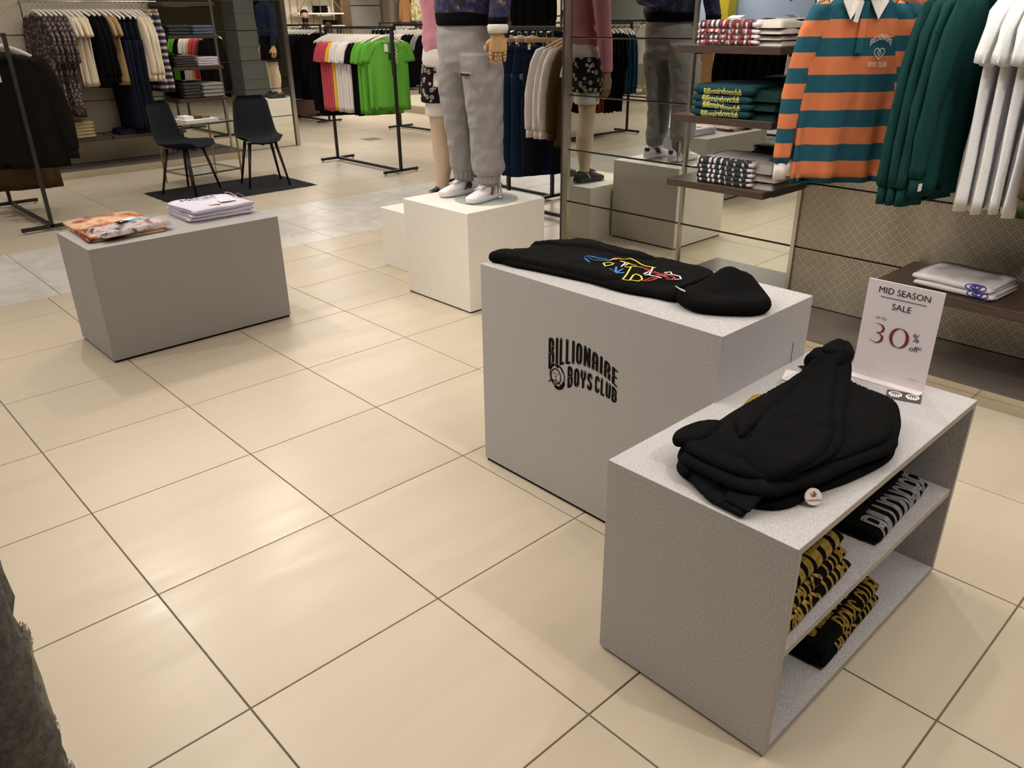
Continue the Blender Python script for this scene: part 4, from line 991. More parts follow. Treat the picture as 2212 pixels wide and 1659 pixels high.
strata('folded_tee', 'crumpled grey tee behind the black lettered tees', 't-shirt', (3.36, .62, .766), RZ, .22, .36, 3, .040, cloth((.30, .28, .25), .9, .8), 23, 'crumpled grey tees')
# low right shelf: two white shirts with blue prints
BP = plain('royal_blue_print', (.03, .025, .25), .8); z = .453
for i in range(2):
    t, sf = folded('folded_shirt', ['lower white folded shirt with blue emblem on the low right shelf', 'upper white folded shirt with blue print on the low right shelf'][i], 'shirt', (3.29, -.43+.012*i, z), RZ+radians(-4), .34, .27, .030, cloth((.66, .63, .65), .85, .5), 'white shirts on the low shelf', seed=50+i, amp=.005)
    g = G(); ring(g, .105, 0, .045, .016, .005, f=lambda x, s_, l, sf=sf: sf(x, .018-s_, .0018)); ring(g, .105, 0, .022, .010, .006, f=lambda x, s_, l, sf=sf: sf(x, .018-s_, .0018))
    for a in (.085, .10, .12): ribbon(g, [(a, .0), (a+.012, .012)], (.004, .004), lambda u, v, sf=sf: sf(u, .018-v, .0019), seg=.01)
    g.obj('blue_print', BP, t); z += .028
# left wall shelf stacks (fold faces -y)
def pile(lab, x, zb, n, w, d, h, col, y=8.47, group=None, nm='folded_knit', cat='knitwear'):
    z = zb
    for i in range(n):
        o = ['bottom', 'second', 'third', 'fourth', 'fifth', 'sixth'][i] if i < n-1 else 'top'
        folded(nm, f'{lab}, {o} of its stack', cat, (x+random.uniform(-.004, .004), y, z), radians(random.uniform(-2, 2)), w, d, h, K(col) if isinstance(col, str) else col, group or lab+' stack', seed=60+i+int(x*10), amp=.005); z += h-.001
DEN = cloth((.085, .11, .17), .9, .6); DEN2 = cloth((.045, .05, .055), .9, .7)
pile('blue folded jeans on the left upper shelf', 3.80, 1.421, 3, .25, .30, .034, DEN, nm='folded_jeans', cat='jeans'); pile('charcoal folded jeans on the left upper shelf', 3.52, 1.421, 3, .26, .30, .036, DEN2, nm='folded_jeans', cat='jeans')
pile('lilac white folded tee on the left middle shelf', 3.80, 1.081, 4, .25, .30, .026, 'lilac', nm='folded_tee', cat='t-shirt'); pile('charcoal folded tee on the left middle shelf', 3.52, 1.081, 4, .24, .30, .028, 'dgrey', nm='folded_tee', cat='t-shirt')
pile('pale grey folded knit on the lowest left shelf', 3.81, .731, 4, .25, .30, .042, cloth((.26, .245, .225), .9, .3)); pile('charcoal folded knit on the lowest left shelf', 3.55, .731, 5, .20, .30, .036, 'dgrey')
pile('cream folded trousers on the low left shelf', 2.25, .401, 5, .26, .30, .036, cloth((.42, .33, .19), .9, .5), nm='folded_trousers', cat='trousers')
for i, (x, c) in enumerate([(2.74, (.012, .014, .03)), (2.93, (.02, .022, .035)), (3.12, (.012, .014, .022))]):
    soft('folded_tee', ['navy rumpled tee left of its neighbours on the low left shelf', 'navy rumpled tee in the middle of the low left shelf', 'navy rumpled tee right, behind the chair on the low left shelf'][i], 't-shirt', (x, 8.47, .401), 0, .20, .30, .06, cloth(c, .9, .9), 70+i, 'navy tees on the low left shelf')
# far brass shelves
for i, (x, z, n) in enumerate([(9.62, 1.701, 4), (9.86, 1.451, 3)]):
    pile(['black folded trousers on the upper brass shelf', 'black folded trousers on the lower brass shelf'][i], x, z, n, .25, .26, .036, 'black', y=15.42, nm='folded_trousers', cat='trousers')
# grey block: white tees and printed shirts
z = .587
for i in range(3):
    folded('folded_tee', ['white tee at the bottom of the pile on the plain grey block', 'white tee in the middle of the pile on the plain grey block', 'white tee with tags on top of the pile on the plain grey block'][i], 't-shirt', (1.29+.006*i, 2.885, z), radians(-3+3*i), .36, .33, .020 if i < 2 else .026, cloth((.62, .58, .70), .85, .9), 'white tees on the plain grey block', seed=80+i, amp=.009, layers=3)
    z += .018
WT = thing('swing_tags', 'cream and white swing tags lying on the white tee pile', 'tags', (1.33, 2.83, z+.012), radians(-8))
G().box(-.07, -.01, -.06, -.02, 0, .001).obj('tag', plain('cream_card', (.62, .56, .40), .6), WT); tg = G().box(.0, .085, -.03, .05, 0.003, .004).obj('tag', M_PAPER, WT)
q = font('MSGM', .018, .045, 0, M_INK, WT, 'tag_lettering'); 
for v in q.data.vertices: v.co = (v.co.x, v.co.z+.01, .0045)
G().tube([(.05, .05, .004), (.07, .10, .03), (.10, .11, .02), (.12, .06, .004), (.09, .03, .004)], .0015, 6).obj('string', M_PAPER, WT); G().tube([(.09, .05, .004), (.13, .08, .02), (.15, .03, .006)], .0014, 6).obj('string', plain('gold_string', (.35, .27, .12), .6), WT)
q = font('MSGM', .075, 1.31, 0, M_INK, None, 'x')
me_ = q.data; bpy.data.objects.remove(q)
for v in me_.vertices: v.co = (v.co.x-1.31, v.co.z, 0)
tt_ = [o for o in COL.objects if o.get('label', '').startswith('white tee with tags on top')][0]
q = bpy.data.objects.new('back_print', me_); link(q, tt_); q.location = (-.02, .085, .0318)
M_PHOTO, t_, p_ = nodes('orange_photo_print'); n_ = noise_tex(t_, 9, 4); L(t_, ramp(t_, n_, [(.34, (.03, .015, .012)), (.42, (.36, .085, .02)), (.47, (.45, .22, .13)), (.56, (.62, .40, .22)), (.66, (.36, .16, .12))]), p_.inputs['Base Color']); p_.inputs['Roughness'].default_value = .8
M_PHOTO2, t_, p_ = nodes('grey_photo_print'); n_ = noise_tex(t_, 16, 4); L(t_, ramp(t_, n_, [(.36, (.03, .012, .01)), (.46, (.40, .36, .38)), (.58, (.48, .40, .38)), (.68, (.20, .08, .06))]), p_.inputs['Base Color']); p_.inputs['Roughness'].default_value = .8
z = .587
for i in range(2):
    folded('folded_shirt', ['lower shirt with an orange picture print on the plain grey block', 'upper shirt with an orange picture print on the plain grey block'][i], 'shirt', (.775, 2.90+.0*i, z), radians(-4+3*i), .37, .50, .014, M_PHOTO, 'printed shirts on the plain grey block', seed=90+i, amp=.006); z += .0125
t = soft('folded_shirt', 'grey and brown rumpled part of a printed shirt rolled at the front edge', 'shirt', (.80, 2.735, z-.001), radians(10), .36, .20, .026, M_PHOTO2, 95, 'printed shirts on the plain grey block', .01)
wt = thing('swing_tag', 'black and white swing tag on the orange printed shirts', 'tag', (.80, 2.78, z+.030), radians(15)); G().box(-.05, .01, -.02, .02, 0, .001).obj('tag', M_INK, wt); G().box(.0, .06, .0, .035, .001, .002).obj('tag', M_PAPER, wt); G().disc((-.02, 0), .008, .001, .0015, 12).obj('tag_spot', M_PAPER, wt)
tag(G().box(-.07, .07, -.018, .018, 0, .002).obj('blue_label', plain('sky_blue_card', (.05, .26, .50), .6), None, loc=(.90, 2.90, z+.003)), 'sky blue strip label on the orange printed shirt', 'label')
# ============================================================ GARMENTS LYING ON THE TABLES
from mathutils.geometry import delaunay_2d_cdt, intersect_point_line
def smooth_poly(P, n=4):
    out = []; m = len(P)
    for i in range(m):
        p0, p1, p2, p3 = (Vector(P[(i+k-1) % m]) for k in range(4))
        for j in range(n):
            t = j/n; out.append(.5*((2*p1)+(-p0+p2)*t+(2*p0-5*p1+4*p2-p3)*t*t+(-p0+3*p1-3*p2+p3)*t**3))
    return out
def slab(P, H, r, step, hfn=None, zb=None, nsm=8, dbl=.5):
    """pillow over a plan outline. H thickness, r edge rounding, hfn(x,y,d) extra height, zb(x,y) base height"""
    O = smooth_poly(P, nsm) if nsm else [Vector(P[i]).lerp(Vector(P[(i+1) % len(P)]), k/5) for i in range(len(P)) for k in range(5)]; m = len(O); xs = [p.x for p in O]; ys = [p.y for p in O]; pts = list(O)
    def inside(x, y):
        c = False; j = m-1
        for i in range(m):
            if (O[i].y > y) != (O[j].y > y) and x < (O[j].x-O[i].x)*(y-O[i].y)/(O[j].y-O[i].y)+O[i].x: c = not c
            j = i
        return c
    def dist(x, y):
        b = 9; 
        for i in range(m):
            a_, c_ = O[i], O[(i+1) % m]; dx, dy = c_.x-a_.x, c_.y-a_.y; l2 = dx*dx+dy*dy or 1e-9
            t = max(0, min(1, ((x-a_.x)*dx+(y-a_.y)*dy)/l2)); q = (a_.x+t*dx-x)**2+(a_.y+t*dy-y)**2
            if q < b: b = q
        return sqrt(b)
    D = [0]*m; y = min(ys)+step/2; k = 0
    while y < max(ys):
        x = min(xs)+step/2+(step/2 if k % 2 else 0)
        while x < max(xs):
            if inside(x, y):
                d = dist(x, y)
                if d > step*.4: pts.append(Vector((x, y))); D.append(d)
            x += step
        y += step*.87; k += 1
    # denser ring near the edge
    for i in range(m):
        p, q = O[i], O[(i+1) % m]; nrm = Vector((-(q-p).y, (q-p).x))
        if nrm.length < 1e-6: continue
        nrm.normalize()
        for s_ in (r*.08, r*.3):
            for sg in (1, -1):
                c = (p+q)/2+nrm*s_*sg
                if inside(c.x, c.y) and dist(c.x, c.y) > s_*.7: pts.append(c); D.append(dist(c.x, c.y))
    V2, E2, F2, ov, oe, of = delaunay_2d_cdt([Vector((p.x, p.y)) for p in pts], [], [list(range(m))], 1, 1e-6)
    top = []; bot = []
    for i, v in enumerate(V2):
        d = min((D[o] for o in ov[i]), default=dist(v.x, v.y)) if ov[i] else dist(v.x, v.y)
        e = sqrt(max(0, 1-(1-min(d/r, 1))**2)); base = zb(v.x, v.y) if zb else 0
        lo = base+H*dbl*.9*(1-e); top.append((v.x, v.y, lo+.0005+H*e*(1-.0)*(1 if e else 0) if not dbl else base+.0005+H*(dbl*.9+(1-dbl*.9)*e)+(hfn(v.x, v.y, d)*min(1, d/r) if hfn else 0))); bot.append((v.x, v.y, lo))
    g = G(); g.add(top, F2); g.add(bot, [tuple(reversed(f)) for f in F2]); n = len(top)
    cnt = {}
    for f in F2:
        for a_, b_ in zip(f, f[1:]+f[:1]): cnt[(a_, b_)] = 1
    for (a_, b_) in cnt:
        if (b_, a_) not in cnt: g.F.append((b_, a_, n+a_, n+b_))
    return g
nz = lambda x, y, s, k, q=0: noise.noise((x*s+q, y*s*k, q*3.3))
TZ = .7905
HB = [(1.292, .477), (1.35, .515), (1.399, .525), (1.45, .500), (1.50, .515), (1.53, .520), (1.60, .487), (1.655, .418), (1.66, .297), (1.675, .172), (1.685, .042), (1.70, -.09), (1.66, -.17), (1.56, -.20), (1.45, -.225), (1.378, -.215), (1.361, -.143), (1.336, -.042), (1.335, .089), (1.32, .197), (1.302, .318), (1.285, .40)]
hd = thing('hoodie', 'black hooded sweatshirt with neon line drawing laid flat on the tall grey block', 'hoodie', (0, 0, TZ))
fold_h = lambda x, y, d: .010*nz(x, y, 5, 1, 2)+.008*abs(nz(x, y, 11, .4, 5))+.004*nz(x, y, 22, 1, 8)
slab(HB, .022, .018, .016, fold_h).obj('body', MB, hd, True)
# sleeves folded over with ribbed cuffs at the far left
S1 = [(1.262, .500), (1.295, .512), (1.345, .50), (1.40, .42), (1.43, .25), (1.42, .08), (1.37, .0), (1.335, .02), (1.325, .15), (1.305, .30), (1.28, .42)]
slab([(x+.012, y) for x, y in S1], .036, .016, .014, fold_h).obj('sleeve', MB, hd, True)
S2 = [(1.50, .508), (1.53, .512), (1.60, .46), (1.66, .36), (1.67, .15), (1.64, .05), (1.60, .12), (1.57, .30), (1.53, .43)]
slab(S2, .033, .015, .014, fold_h).obj('sleeve', MB, hd, True)
slab([(1.28, .485), (1.30, .515), (1.355, .500), (1.34, .465)], .026, .010, .010).obj('cuff', cloth(BLK, .95, .9), hd, True)
slab([(1.485, .492), (1.50, .522), (1.555, .510), (1.545, .475)], .022, .010, .010).obj('cuff', cloth(BLK, .95, .9), hd, True)
HD = [(1.378, -.221), (1.345, -.27), (1.340, -.325), (1.38, -.395), (1.44, -.455), (1.50, -.462), (1.566, -.407), (1.62, -.34), (1.615, -.275), (1.55, -.240), (1.47, -.215)]
hood_h = lambda x, y, d: .014*nz(x, y, 8, 1, 12)+.016*abs(nz(x, y, 13, 1, 15))+.034*math.exp(-((x-1.55)/.07)**2-((y+.30)/.07)**2)
slab(HD, .046, .026, .012, hood_h).obj('hood', MB, hd, True)
g = G(); P_ = [(1.372, -.225), (1.42, -.222), (1.48, -.224), (1.54, -.245), (1.60, -.275)]
g.tube([(x, y, .044+hood_h(x, y, 1)*.8) for x, y in P_], .006, 8); g.obj('hood_seam', MB, hd, True)
G().tube([(1.36, -.262, .050), (1.365, -.23, .055), (1.385, -.205, .050), (1.42, -.190, .036)], .0026, 8).obj('drawcord', M_CHROME, hd, True)
# neon outline artwork (abstract), kept on the body surface
zt = lambda x, y: .0252+fold_h(x, y, 1)*1.0
art = {'blue': (.03, .16, .50), 'yellow': (.75, .62, .05), 'red': (.55, .04, .03), 'white_line': (.75, .75, .72)}
L_ = {'blue': [[(1.477, 0.237), (1.497, 0.23), (1.502, 0.192), (1.505, 0.167), (1.504, 0.142)], [(1.456, 0.217), (1.438, 0.177), (1.428, 0.127), (1.432, 0.111)], [(1.472, 0.214), (1.469, 0.191), (1.484, 0.162), (1.495, 0.138)]], 'yellow': [[(1.511, 0.148), (1.531, 0.141), (1.542, 0.117), (1.564, 0.108), (1.557, 0.075), (1.539, 0.041), (1.536, 0.019), (1.536, -0.019)], [(1.458, 0.136), (1.477, 0.129), (1.476, 0.105), (1.457, 0.099), (1.442, 0.113), (1.458, 0.136)], [(1.481, 0.037), (1.504, 0.014)], [(1.468, 0.049), (1.474, 0.031), (1.419, 0.002), (1.368, -0.022), (1.369, -0.036), (1.386, -0.046), (1.392, -0.063), (1.414, -0.063), (1.43, -0.045), (1.433, -0.024), (1.42, -0.022), (1.385, -0.038)], [(1.519, 0.111), (1.52, 0.078), (1.507, 0.035)]], 'red': [[(1.522, 0.15), (1.547, 0.147), (1.549, 0.129), (1.519, 0.138)], [(1.52, 0.023), (1.487, -0.019), (1.51, -0.017), (1.481, -0.048), (1.515, 0.003)], [(1.507, -0.038), (1.502, -0.069), (1.523, -0.078), (1.489, -0.091), (1.479, -0.117), (1.472, -0.086), (1.485, -0.064), (1.492, -0.083)], [(1.404, -0.071), (1.409, -0.092), (1.449, -0.098), (1.441, -0.079), (1.415, -0.075)], [(1.507, -0.098), (1.506, -0.12), (1.473, -0.133), (1.463, -0.117)], [(1.491, -0.047), (1.485, -0.076), (1.481, -0.103)]], 'white_line': [[(1.524, -0.068), (1.541, -0.077), (1.526, -0.094), (1.502, -0.093)], [(1.526, -0.094), (1.53, -0.121), (1.506, -0.144), (1.483, -0.137)], [(1.481, -0.036), (1.45, -0.041)], [(1.531, -0.013), (1.462, -0.054), (1.447, -0.05)], [(1.517, 0.089), (1.466, 0.064)], [(1.517, 0.076), (1.48, 0.062)], [(1.456, -0.059), (1.458, -0.084), (1.455, -0.104)]]}
for nm, ls in L_.items():
    g = G()
    for l in ls: ribbon(g, l, (.0026, .0026), lambda u, v: (u, v, zt(u, v)+.003), seg=.010)
    if nm == 'blue':
        for tip in ((1.385, .059), (1.433, .085), (1.451, .074), (1.448, .045), (1.423, .021), (1.379, .011), (1.377, .028)): ribbon(g, [(1.412, .044), tip], (.0038, .0038), lambda u, v: (u, v, zt(u, v)+.003), seg=.01)
    g.obj('neon_'+nm, plain('neon_'+nm, art[nm], .7), hd)
# ---- pile of black sweatshirts on the shelf table
TZ2 = .5925
PL = [(.86, -.62), (.93, -.59), (1.02, -.605), (1.10, -.60), (1.25, -.60), (1.42, -.60), (1.50, -.62), (1.515, -.70), (1.50, -.78), (1.47, -.84), (1.41, -.89), (1.33, -.93), (1.25, -.945), (1.12, -.925), (1.0, -.895), (.93, -.88), (.87, -.85), (.845, -.78), (.845, -.70)]
def jit(P, dx, dy, s, q): 
    cx = sum(p[0] for p in P)/len(P); cy = sum(p[1] for p in P)/len(P)
    return [(cx+(x-cx)*s+dx+.014*noise.noise((i*.7, q, 0)), cy+(y-cy)*s+dy+.012*noise.noise((i*.7, q, 5))) for i, (x, y) in enumerate(P)]
LAB = ['black folded sweatshirt at the very bottom of the pile on the low table', 'black folded sweatshirt second from the bottom of the pile on the low table', 'black folded sweatshirt in the middle of the pile on the low table', 'black folded sweatshirt just under the draped one on the low table']
PZ = 0
for i in range(4):
    t = thing('folded_sweatshirt', LAB[i], 'sweatshirt', (0, 0, TZ2+PZ), 0, 'black sweatshirts piled on the low table')
    slab(jit(PL, [.0, .012, -.012, .010][i], [.0, .010, -.008, .010][i], [1, .985, .97, .95][i], i*3.3), .021, .011, .019, lambda x, y, d, i=i: .004*nz(x, y, 6, 1, i*4.)+.003*abs(nz(x, y, 16, .5, i*2.))).obj('body', MB, t, True)
    if i < 3:   # second fold of the same sweatshirt showing at the right end
        slab([(1.30, -.62), (1.46, -.615), (1.525+.008*i, -.66), (1.53-.006*i, -.76), (1.495, -.845), (1.42, -.895), (1.32, -.93), (1.25, -.90)], .013, .0065, .022, None, lambda x, y: .012).obj('sleeve', MB, t, True)
    if i == 1: slab([(.83, -.66), (.875, -.61), (.95, -.575), (.99, -.62), (.90, -.67)], .022, .011, .012).obj('sleeve', MB, t, True)
    if i == 2: slab([(.835, -.75), (.87, -.69), (.96, -.65), (1.0, -.72), (.91, -.78)], .020, .010, .012).obj('sleeve', MB, t, True)
    if i == 3: slab([(.88, -.60), (.915, -.567), (1.0, -.575), (1.04, -.615), (.95, -.64)], .026, .012, .012, None, lambda x, y: .002).obj('sleeve', MB, t, True)
    PZ += .0165
def tz(x, y):
    a = max(0, min(1, (x-.80)/.16)); return PZ*a*a*(3-2*a)*max(.55, min(1, (y+.95)/.05))
T = thing('draped_sweatshirt', 'black sweatshirt draped on top of the pile on the low table', 'sweatshirt', (0, 0, TZ2))
tf = lambda x, y, d: .006*nz(x, y, 4, 1.5, 31)+.007*abs(nz(x, y, 9, 2.4, 35))+.003*nz(x, y, 24, .6, 37)+.030*math.exp(-((x-1.52)/.10)**2-((y+.655)/.05)**2)
TG = [(1.06, -.63), (1.16, -.615), (1.28, -.615), (1.40, -.61), (1.52, -.615), (1.60, -.64), (1.61, -.67), (1.52, -.715), (1.42, -.755), (1.30, -.805), (1.18, -.86), (1.10, -.885), (1.0, -.88), (.93, -.86), (.875, -.83), (.835, -.825), (.825, -.75), (.865, -.66), (.93, -.645), (1.0, -.64)]
slab(TG, .016, .009, .015, tf, tz).obj('body', MB, T, True)
SLV = [(1.52, -.635), (1.57, -.66), (1.47, -.70), (1.36, -.745), (1.24, -.80), (1.12, -.86), (1.02, -.875), (.95, -.865), (.90, -.84), (.89, -.79), (.93, -.745), (1.04, -.70), (1.18, -.66), (1.36, -.63)]
slab(SLV, .012, .008, .013, lambda x, y, d: tf(x, y, d)+.003, lambda x, y: tz(x, y)+.011).obj('sleeve', MB, T, True)
slab([(1.10, -.64), (1.50, -.625), (1.50, -.640), (1.28, -.67), (1.10, -.69), (.99, -.71), (.985, -.695)], .010, .005, .012, lambda x, y, d: tf(x, y, d)+.002, lambda x, y: tz(x, y)+.019).obj('side_seam_fold', MB, T, True)
RIB = cloth((.0062, .0064, .0072), .95, .9)
slab([(.842, -.650), (.806, -.742), (.803, -.828), (.872, -.832), (.888, -.74), (.915, -.655)], .012, .004, .010, None, lambda x, y: tz(x, y)+.004, nsm=0).obj('hem_rib', RIB, T, True)
slab([(.815, -.775), (.812, -.838), (.885, -.842), (.905, -.78), (.90, -.755)], .010, .004, .010, None, lambda x, y: tz(x, y)+.014, nsm=0).obj('cuff', RIB, T, True)
slab([(1.46, -.605), (1.52, -.595), (1.60, -.605), (1.635, -.635), (1.62, -.67), (1.56, -.69), (1.48, -.68)], .040, .016, .011, lambda x, y, d: .022*nz(x, y, 13, 1, 44)+.012*abs(nz(x, y, 22, 1, 9)), lambda x, y: PZ+.015).obj('hood', MB, T, True)
slab([(1.50, -.625), (1.56, -.62), (1.60, -.64), (1.57, -.665), (1.51, -.66)], .026, .012, .010, lambda x, y, d: .012*nz(x, y, 20, 1, 4), lambda x, y: PZ+.050).obj('hood_fold', MB, T, True)
wt = thing('security_tag', 'round white warning tag with red print on the black pile', 'tag', (.965, -.903, TZ2+.021), 0)
q = G().disc((0, 0), .019, -.003, .003, 28).obj('disc', M_WHITEP, wt); q.rotation_euler = (radians(62), 0, radians(-38))
q = font('WARNING', .0068, 0, -.010, M_RED, wt, 'tag_lettering', depth=-.0036)
for v in q.data.vertices: v.co = (v.co.x, v.co.z, .0036)
q.rotation_euler = (radians(62), 0, radians(-38))
g = G(); rr_ = random.Random(3)
for k in range(7): a_ = [(rr_.uniform(-.008, .008), rr_.uniform(-.001, .012)) for _ in range(3)]; ribbon(g, a_, (.0005, .0005), lambda u, v: (u, v, .0036), seg=.01)
q = g.obj('tag_drawing', M_RED, wt); q.rotation_euler = (radians(62), 0, radians(-38))
yp = tag(slab([(1.16, -.60), (1.20, -.585), (1.25, -.580), (1.27, -.60), (1.20, -.62)], .012, .006, .012, None, lambda x, y: .052).obj('gold_patch', M_GOLD, T, True))
cd_ = thing('leaflet', 'small black and white leaflet lying under the sale sign', 'leaflet', (1.655, -.815, TZ2+.0005), radians(-72))
G().box(-.045, .045, -.03, .03, 0, .001).obj('card', plain('charcoal_card', (.05, .05, .05), .5), cd_)
for a_ in (-.022, .022):
    g = G(); ring(g, a_, .004, .018, .018, .005, f=lambda x, y, l: (x, y, .0014)); 
    for k in range(4): ribbon(g, [(a_-.009+.006*k, -.014), (a_-.009+.006*k, .006)], (.0018, .0018), lambda u, v: (u, v, .0015), seg=.01)
    g.obj('white_print', M_PAPER, cd_)
cd_ = thing('price_card', 'white price card lying behind the black pile', 'card', (1.56, -.522, TZ2+.0005), radians(20)); G().box(-.04, .04, -.02, .02, 0, .001).obj('card', M_PAPER, cd_)
cd_ = thing('price_card', 'black edged card poking out behind the draped sweatshirt', 'card', (1.66, -.535, TZ2+.0005), radians(-30)); G().box(-.035, .035, -.018, .018, 0, .0012).obj('card', M_PAPER, cd_); G().box(-.035, -.010, -.018, .018, .0012, .0018).obj('black_end', M_INK, cd_)
# ============================================================ MANNEQUINS
def remesh(g, name, mat, parent, vox=.008, sm=6):
    o = g.obj(name, mat, parent, True); m = o.modifiers.new('r', 'REMESH'); m.mode = 'VOXEL'; m.voxel_size = vox
    m2 = o.modifiers.new('s', 'SMOOTH'); m2.iterations = sm; m2.factor = .5
    bpy.context.view_layer.update()
    me = bpy.data.meshes.new_from_object(o.evaluated_get(bpy.context.evaluated_depsgraph_get()))
    o.modifiers.clear(); o.data = me; me.polygons.foreach_set('use_smooth', [True]*len(me.polygons)); return o
def limb(g, pts, n=18, wr=0.0, seed=0):
    """pts: (x,y,z,rx,ry) roughly vertical limb"""
    R_ = []
    for i, (x, y, z, rx, ry) in enumerate(pts):
        R_.append([(x+(rx+wr*noise.noise((cos(a)*2, z*22+seed, sin(a)*2)))*cos(a), y+(ry+wr*noise.noise((cos(a)*2+5, z*22+seed, sin(a)*2)))*sin(a), z) for a in [2*pi*k/n for k in range(n)]])
    g.loft(R_); return g
def dens(pts, m=4):
    out = []
    for p, q in zip(pts, pts[1:]):
        for j in range(m): out.append(tuple(lerp(a, b, j/m) for a, b in zip(p, q)))
    return out+[pts[-1]]
def shoe(parent, x, y, rz, mu, ms, name='sneaker', stripes_=None, mirror=1, laces=None, dark_heel=None, bow=False):
    """toe to -y, heel at y=.07; local base z=0"""
    s = bpy.data.objects.new(name, None); link(s, parent); s.location = (x, y, .008); s.rotation_euler = (0, 0, rz); s.empty_display_size = .03
    sec = [(.082, .022, .060), (.072, .030, .078), (.045, .036, .085), (.0, .038, .080), (-.035, .041, .086), (-.07, .044, .074), (-.11, .047, .058), (-.15, .046, .046), (-.18, .038, .036), (-.197, .022, .026)]
    g = G(); R_ = []
    for yy, w, h in sec:
        R_.append([(w*math.copysign(abs(cos(a))**.8, cos(a))*(1-.25*max(0, sin(a))**2), yy, .022+max(0, h-.022)*max(0, sin(a))**.8 if sin(a) > 0 else .020) for a in [2*pi*k/18 for k in range(18)]])
    g.loft(R_); o = g.obj('upper', mu, s, True)
    g = G(); O = [(w+.004 if True else w, yy) for yy, w, h in sec]
    loop = [(w, yy) for w, yy in O]+[(0, -.206)]+[(-w, yy) for w, yy in reversed(O)]
    g.loft([[(a*.97, b, .0) for a, b in loop], [(a, b, .008) for a, b in loop], [(a, b, .022) for a, b in loop], [(a*.98, b, .025) for a, b in loop]]); g.obj('sole', ms, s, True)
    # opening and tongue
    g = G(); g.loft([[(.024*cos(a), .018+.030*sin(a), z) for a in [2*pi*k/16 for k in range(16)]] for z in (.080, .088)]); g.obj('opening', plain('shoe_lining', (.45, .42, .36), .9), s)
    g = G(); g.loft([[(-.020, yy, z), (.020, yy, z), (.020, yy+.004, z+.005), (-.020, yy+.004, z+.005)] for yy, z in ((-.095, .070), (-.05, .090), (-.012, .120))]); g.obj('tongue', mu, s)
    lm = laces or mu; g = G()
    for k in range(5):
        yy = -.112+.019*k; z = .070+.0065*k; g.tube([(-.028, yy, z-.010), (0, yy+.006, z+.006), (.028, yy, z-.010)], .0030, 6); g.tube([(-.026, yy, z-.006), (.026, yy+.016, z+.002)], .0026, 6)
    if bow:
        g.tube([(0, -.02, .10), (.02, -.035, .118), (.008, -.03, .13), (0, -.022, .105)], .0022, 6); g.tube([(0, -.02, .10), (-.018, -.03, .115), (-.03, -.05, .09)], .0022, 6); g.tube([(0, -.02, .10), (-.03, -.06, .085), (-.045, -.07, .05)], .002, 6)
    g.obj('laces', lm, s, True)
    if stripes_:
        for (yy, w_, mt) in stripes_:
            for sx in (-1, 1):
                g = G(); V = []
                for k in range(7):
                    f = k/6; z = .026+.042*f; y0 = yy+.028*(f-.5); xx = sx*(.0435-.010*f**1.5+.0008)
                    V += [(xx, y0-w_/2, z), (xx, y0+w_/2, z)]
                g.add(V, [(2*k, 2*k+1, 2*k+3, 2*k+2) for k in range(6)]); g.obj('side_stripe', mt, s)
    if dark_heel: G().box(-.020, .020, .066, .085, .050, .078, .004).obj('heel_tab', dark_heel, s)
    return s
def hand(parent, wrist, mat, sx=1, L_=1.0):
    """hand hanging straight down; palm faces -x*sx (towards thigh); fingers spread along y"""
    h = bpy.data.objects.new('hand', None); link(h, parent); h.location = wrist; h.empty_display_size = .03
    g = G(); R_ = []
    for z, wy, tx in ((.03, .026, .022), (0, .028, .022), (-.02, .036, .020), (-.05, .043, .018), (-.08, .043, .016), (-.092, .040, .014)): R_.append(ell((0, 0, z), tx, wy, 18, p=2.6))
    g.loft(R_); g.obj('palm', mat, h, True)
    for k, (yy, l) in enumerate(((-.032, .062), (-.011, .072), (.011, .068), (.031, .054))):
        g = G(); c = -sx*.012; z0 = -.088
        g.tube([(0, yy, z0), (c*.25, yy, z0-l*.36)], [.0095, .0088], 10); g.tube([(c*.3, yy, z0-l*.38), (c*1.0, yy, z0-l*.72)], [.0088, .008], 10); g.tube([(c*1.05, yy, z0-l*.74), (c*2.2, yy*.98, z0-l*1.0), (c*2.4, yy*.98, z0-l*1.04)], [.008, .0068, .003], 10)
        g.obj('finger', mat, h, True)
        G().tube([(sx*.009, yy, z0-l*.37), (sx*.0105, yy, z0-l*.37)], .0022, 8).obj('joint_pin', M_BROWN, h)
    g = G(); g.tube([(0, -.034, -.03), (-sx*.012, -.054, -.055)], [.013, .0105], 10); g.tube([(-sx*.013, -.055, -.057), (-sx*.02, -.060, -.085), (-sx*.021, -.060, -.092)], [.010, .0085, .004], 10); g.obj('thumb', mat, h, True)
    return h
def glass_base(parent, x, y, r=.19, rod=None, h=.35):
    G().disc((x, y), r, 0, .008, 48).obj('glass_base', M_GLASS, parent, False)
    if rod:
        G().tube([(rod[0], rod[1], .008), (rod[0], rod[1], h)], .0085, 12).obj('rod', M_CHROME, parent, True); G().disc(rod, .022, .008, .020, 20).obj('rod_collar', M_CHROME, parent, True)
def torso(parent, mat, hem_z, top=1.44, cx=0, band=None, band_m=None, sh=.205, hw=.175, seed=0, ry=.115):
    g = G()
    P = dens([(cx*.9, 0, hem_z, hw, ry), (cx*.9, 0, hem_z+.08, hw+.012, ry+.008), (cx*.5, 0, 1.12, hw-.008, ry), (0, 0, 1.28, hw+.012, ry+.008), (0, 0, 1.36, sh*.95, ry), (0, .005, 1.42, sh*.72, .085), (0, .01, top+.02, .075, .065)], 3)
    limb(g, P, 28, .010, seed); return g
def arm(g, sx, pts, n=16, wr=.006): limb(g, dens([(sx*x, y, z, rx, ry) for x, y, z, rx, ry in pts], 3), n, wr, sx*9); return g
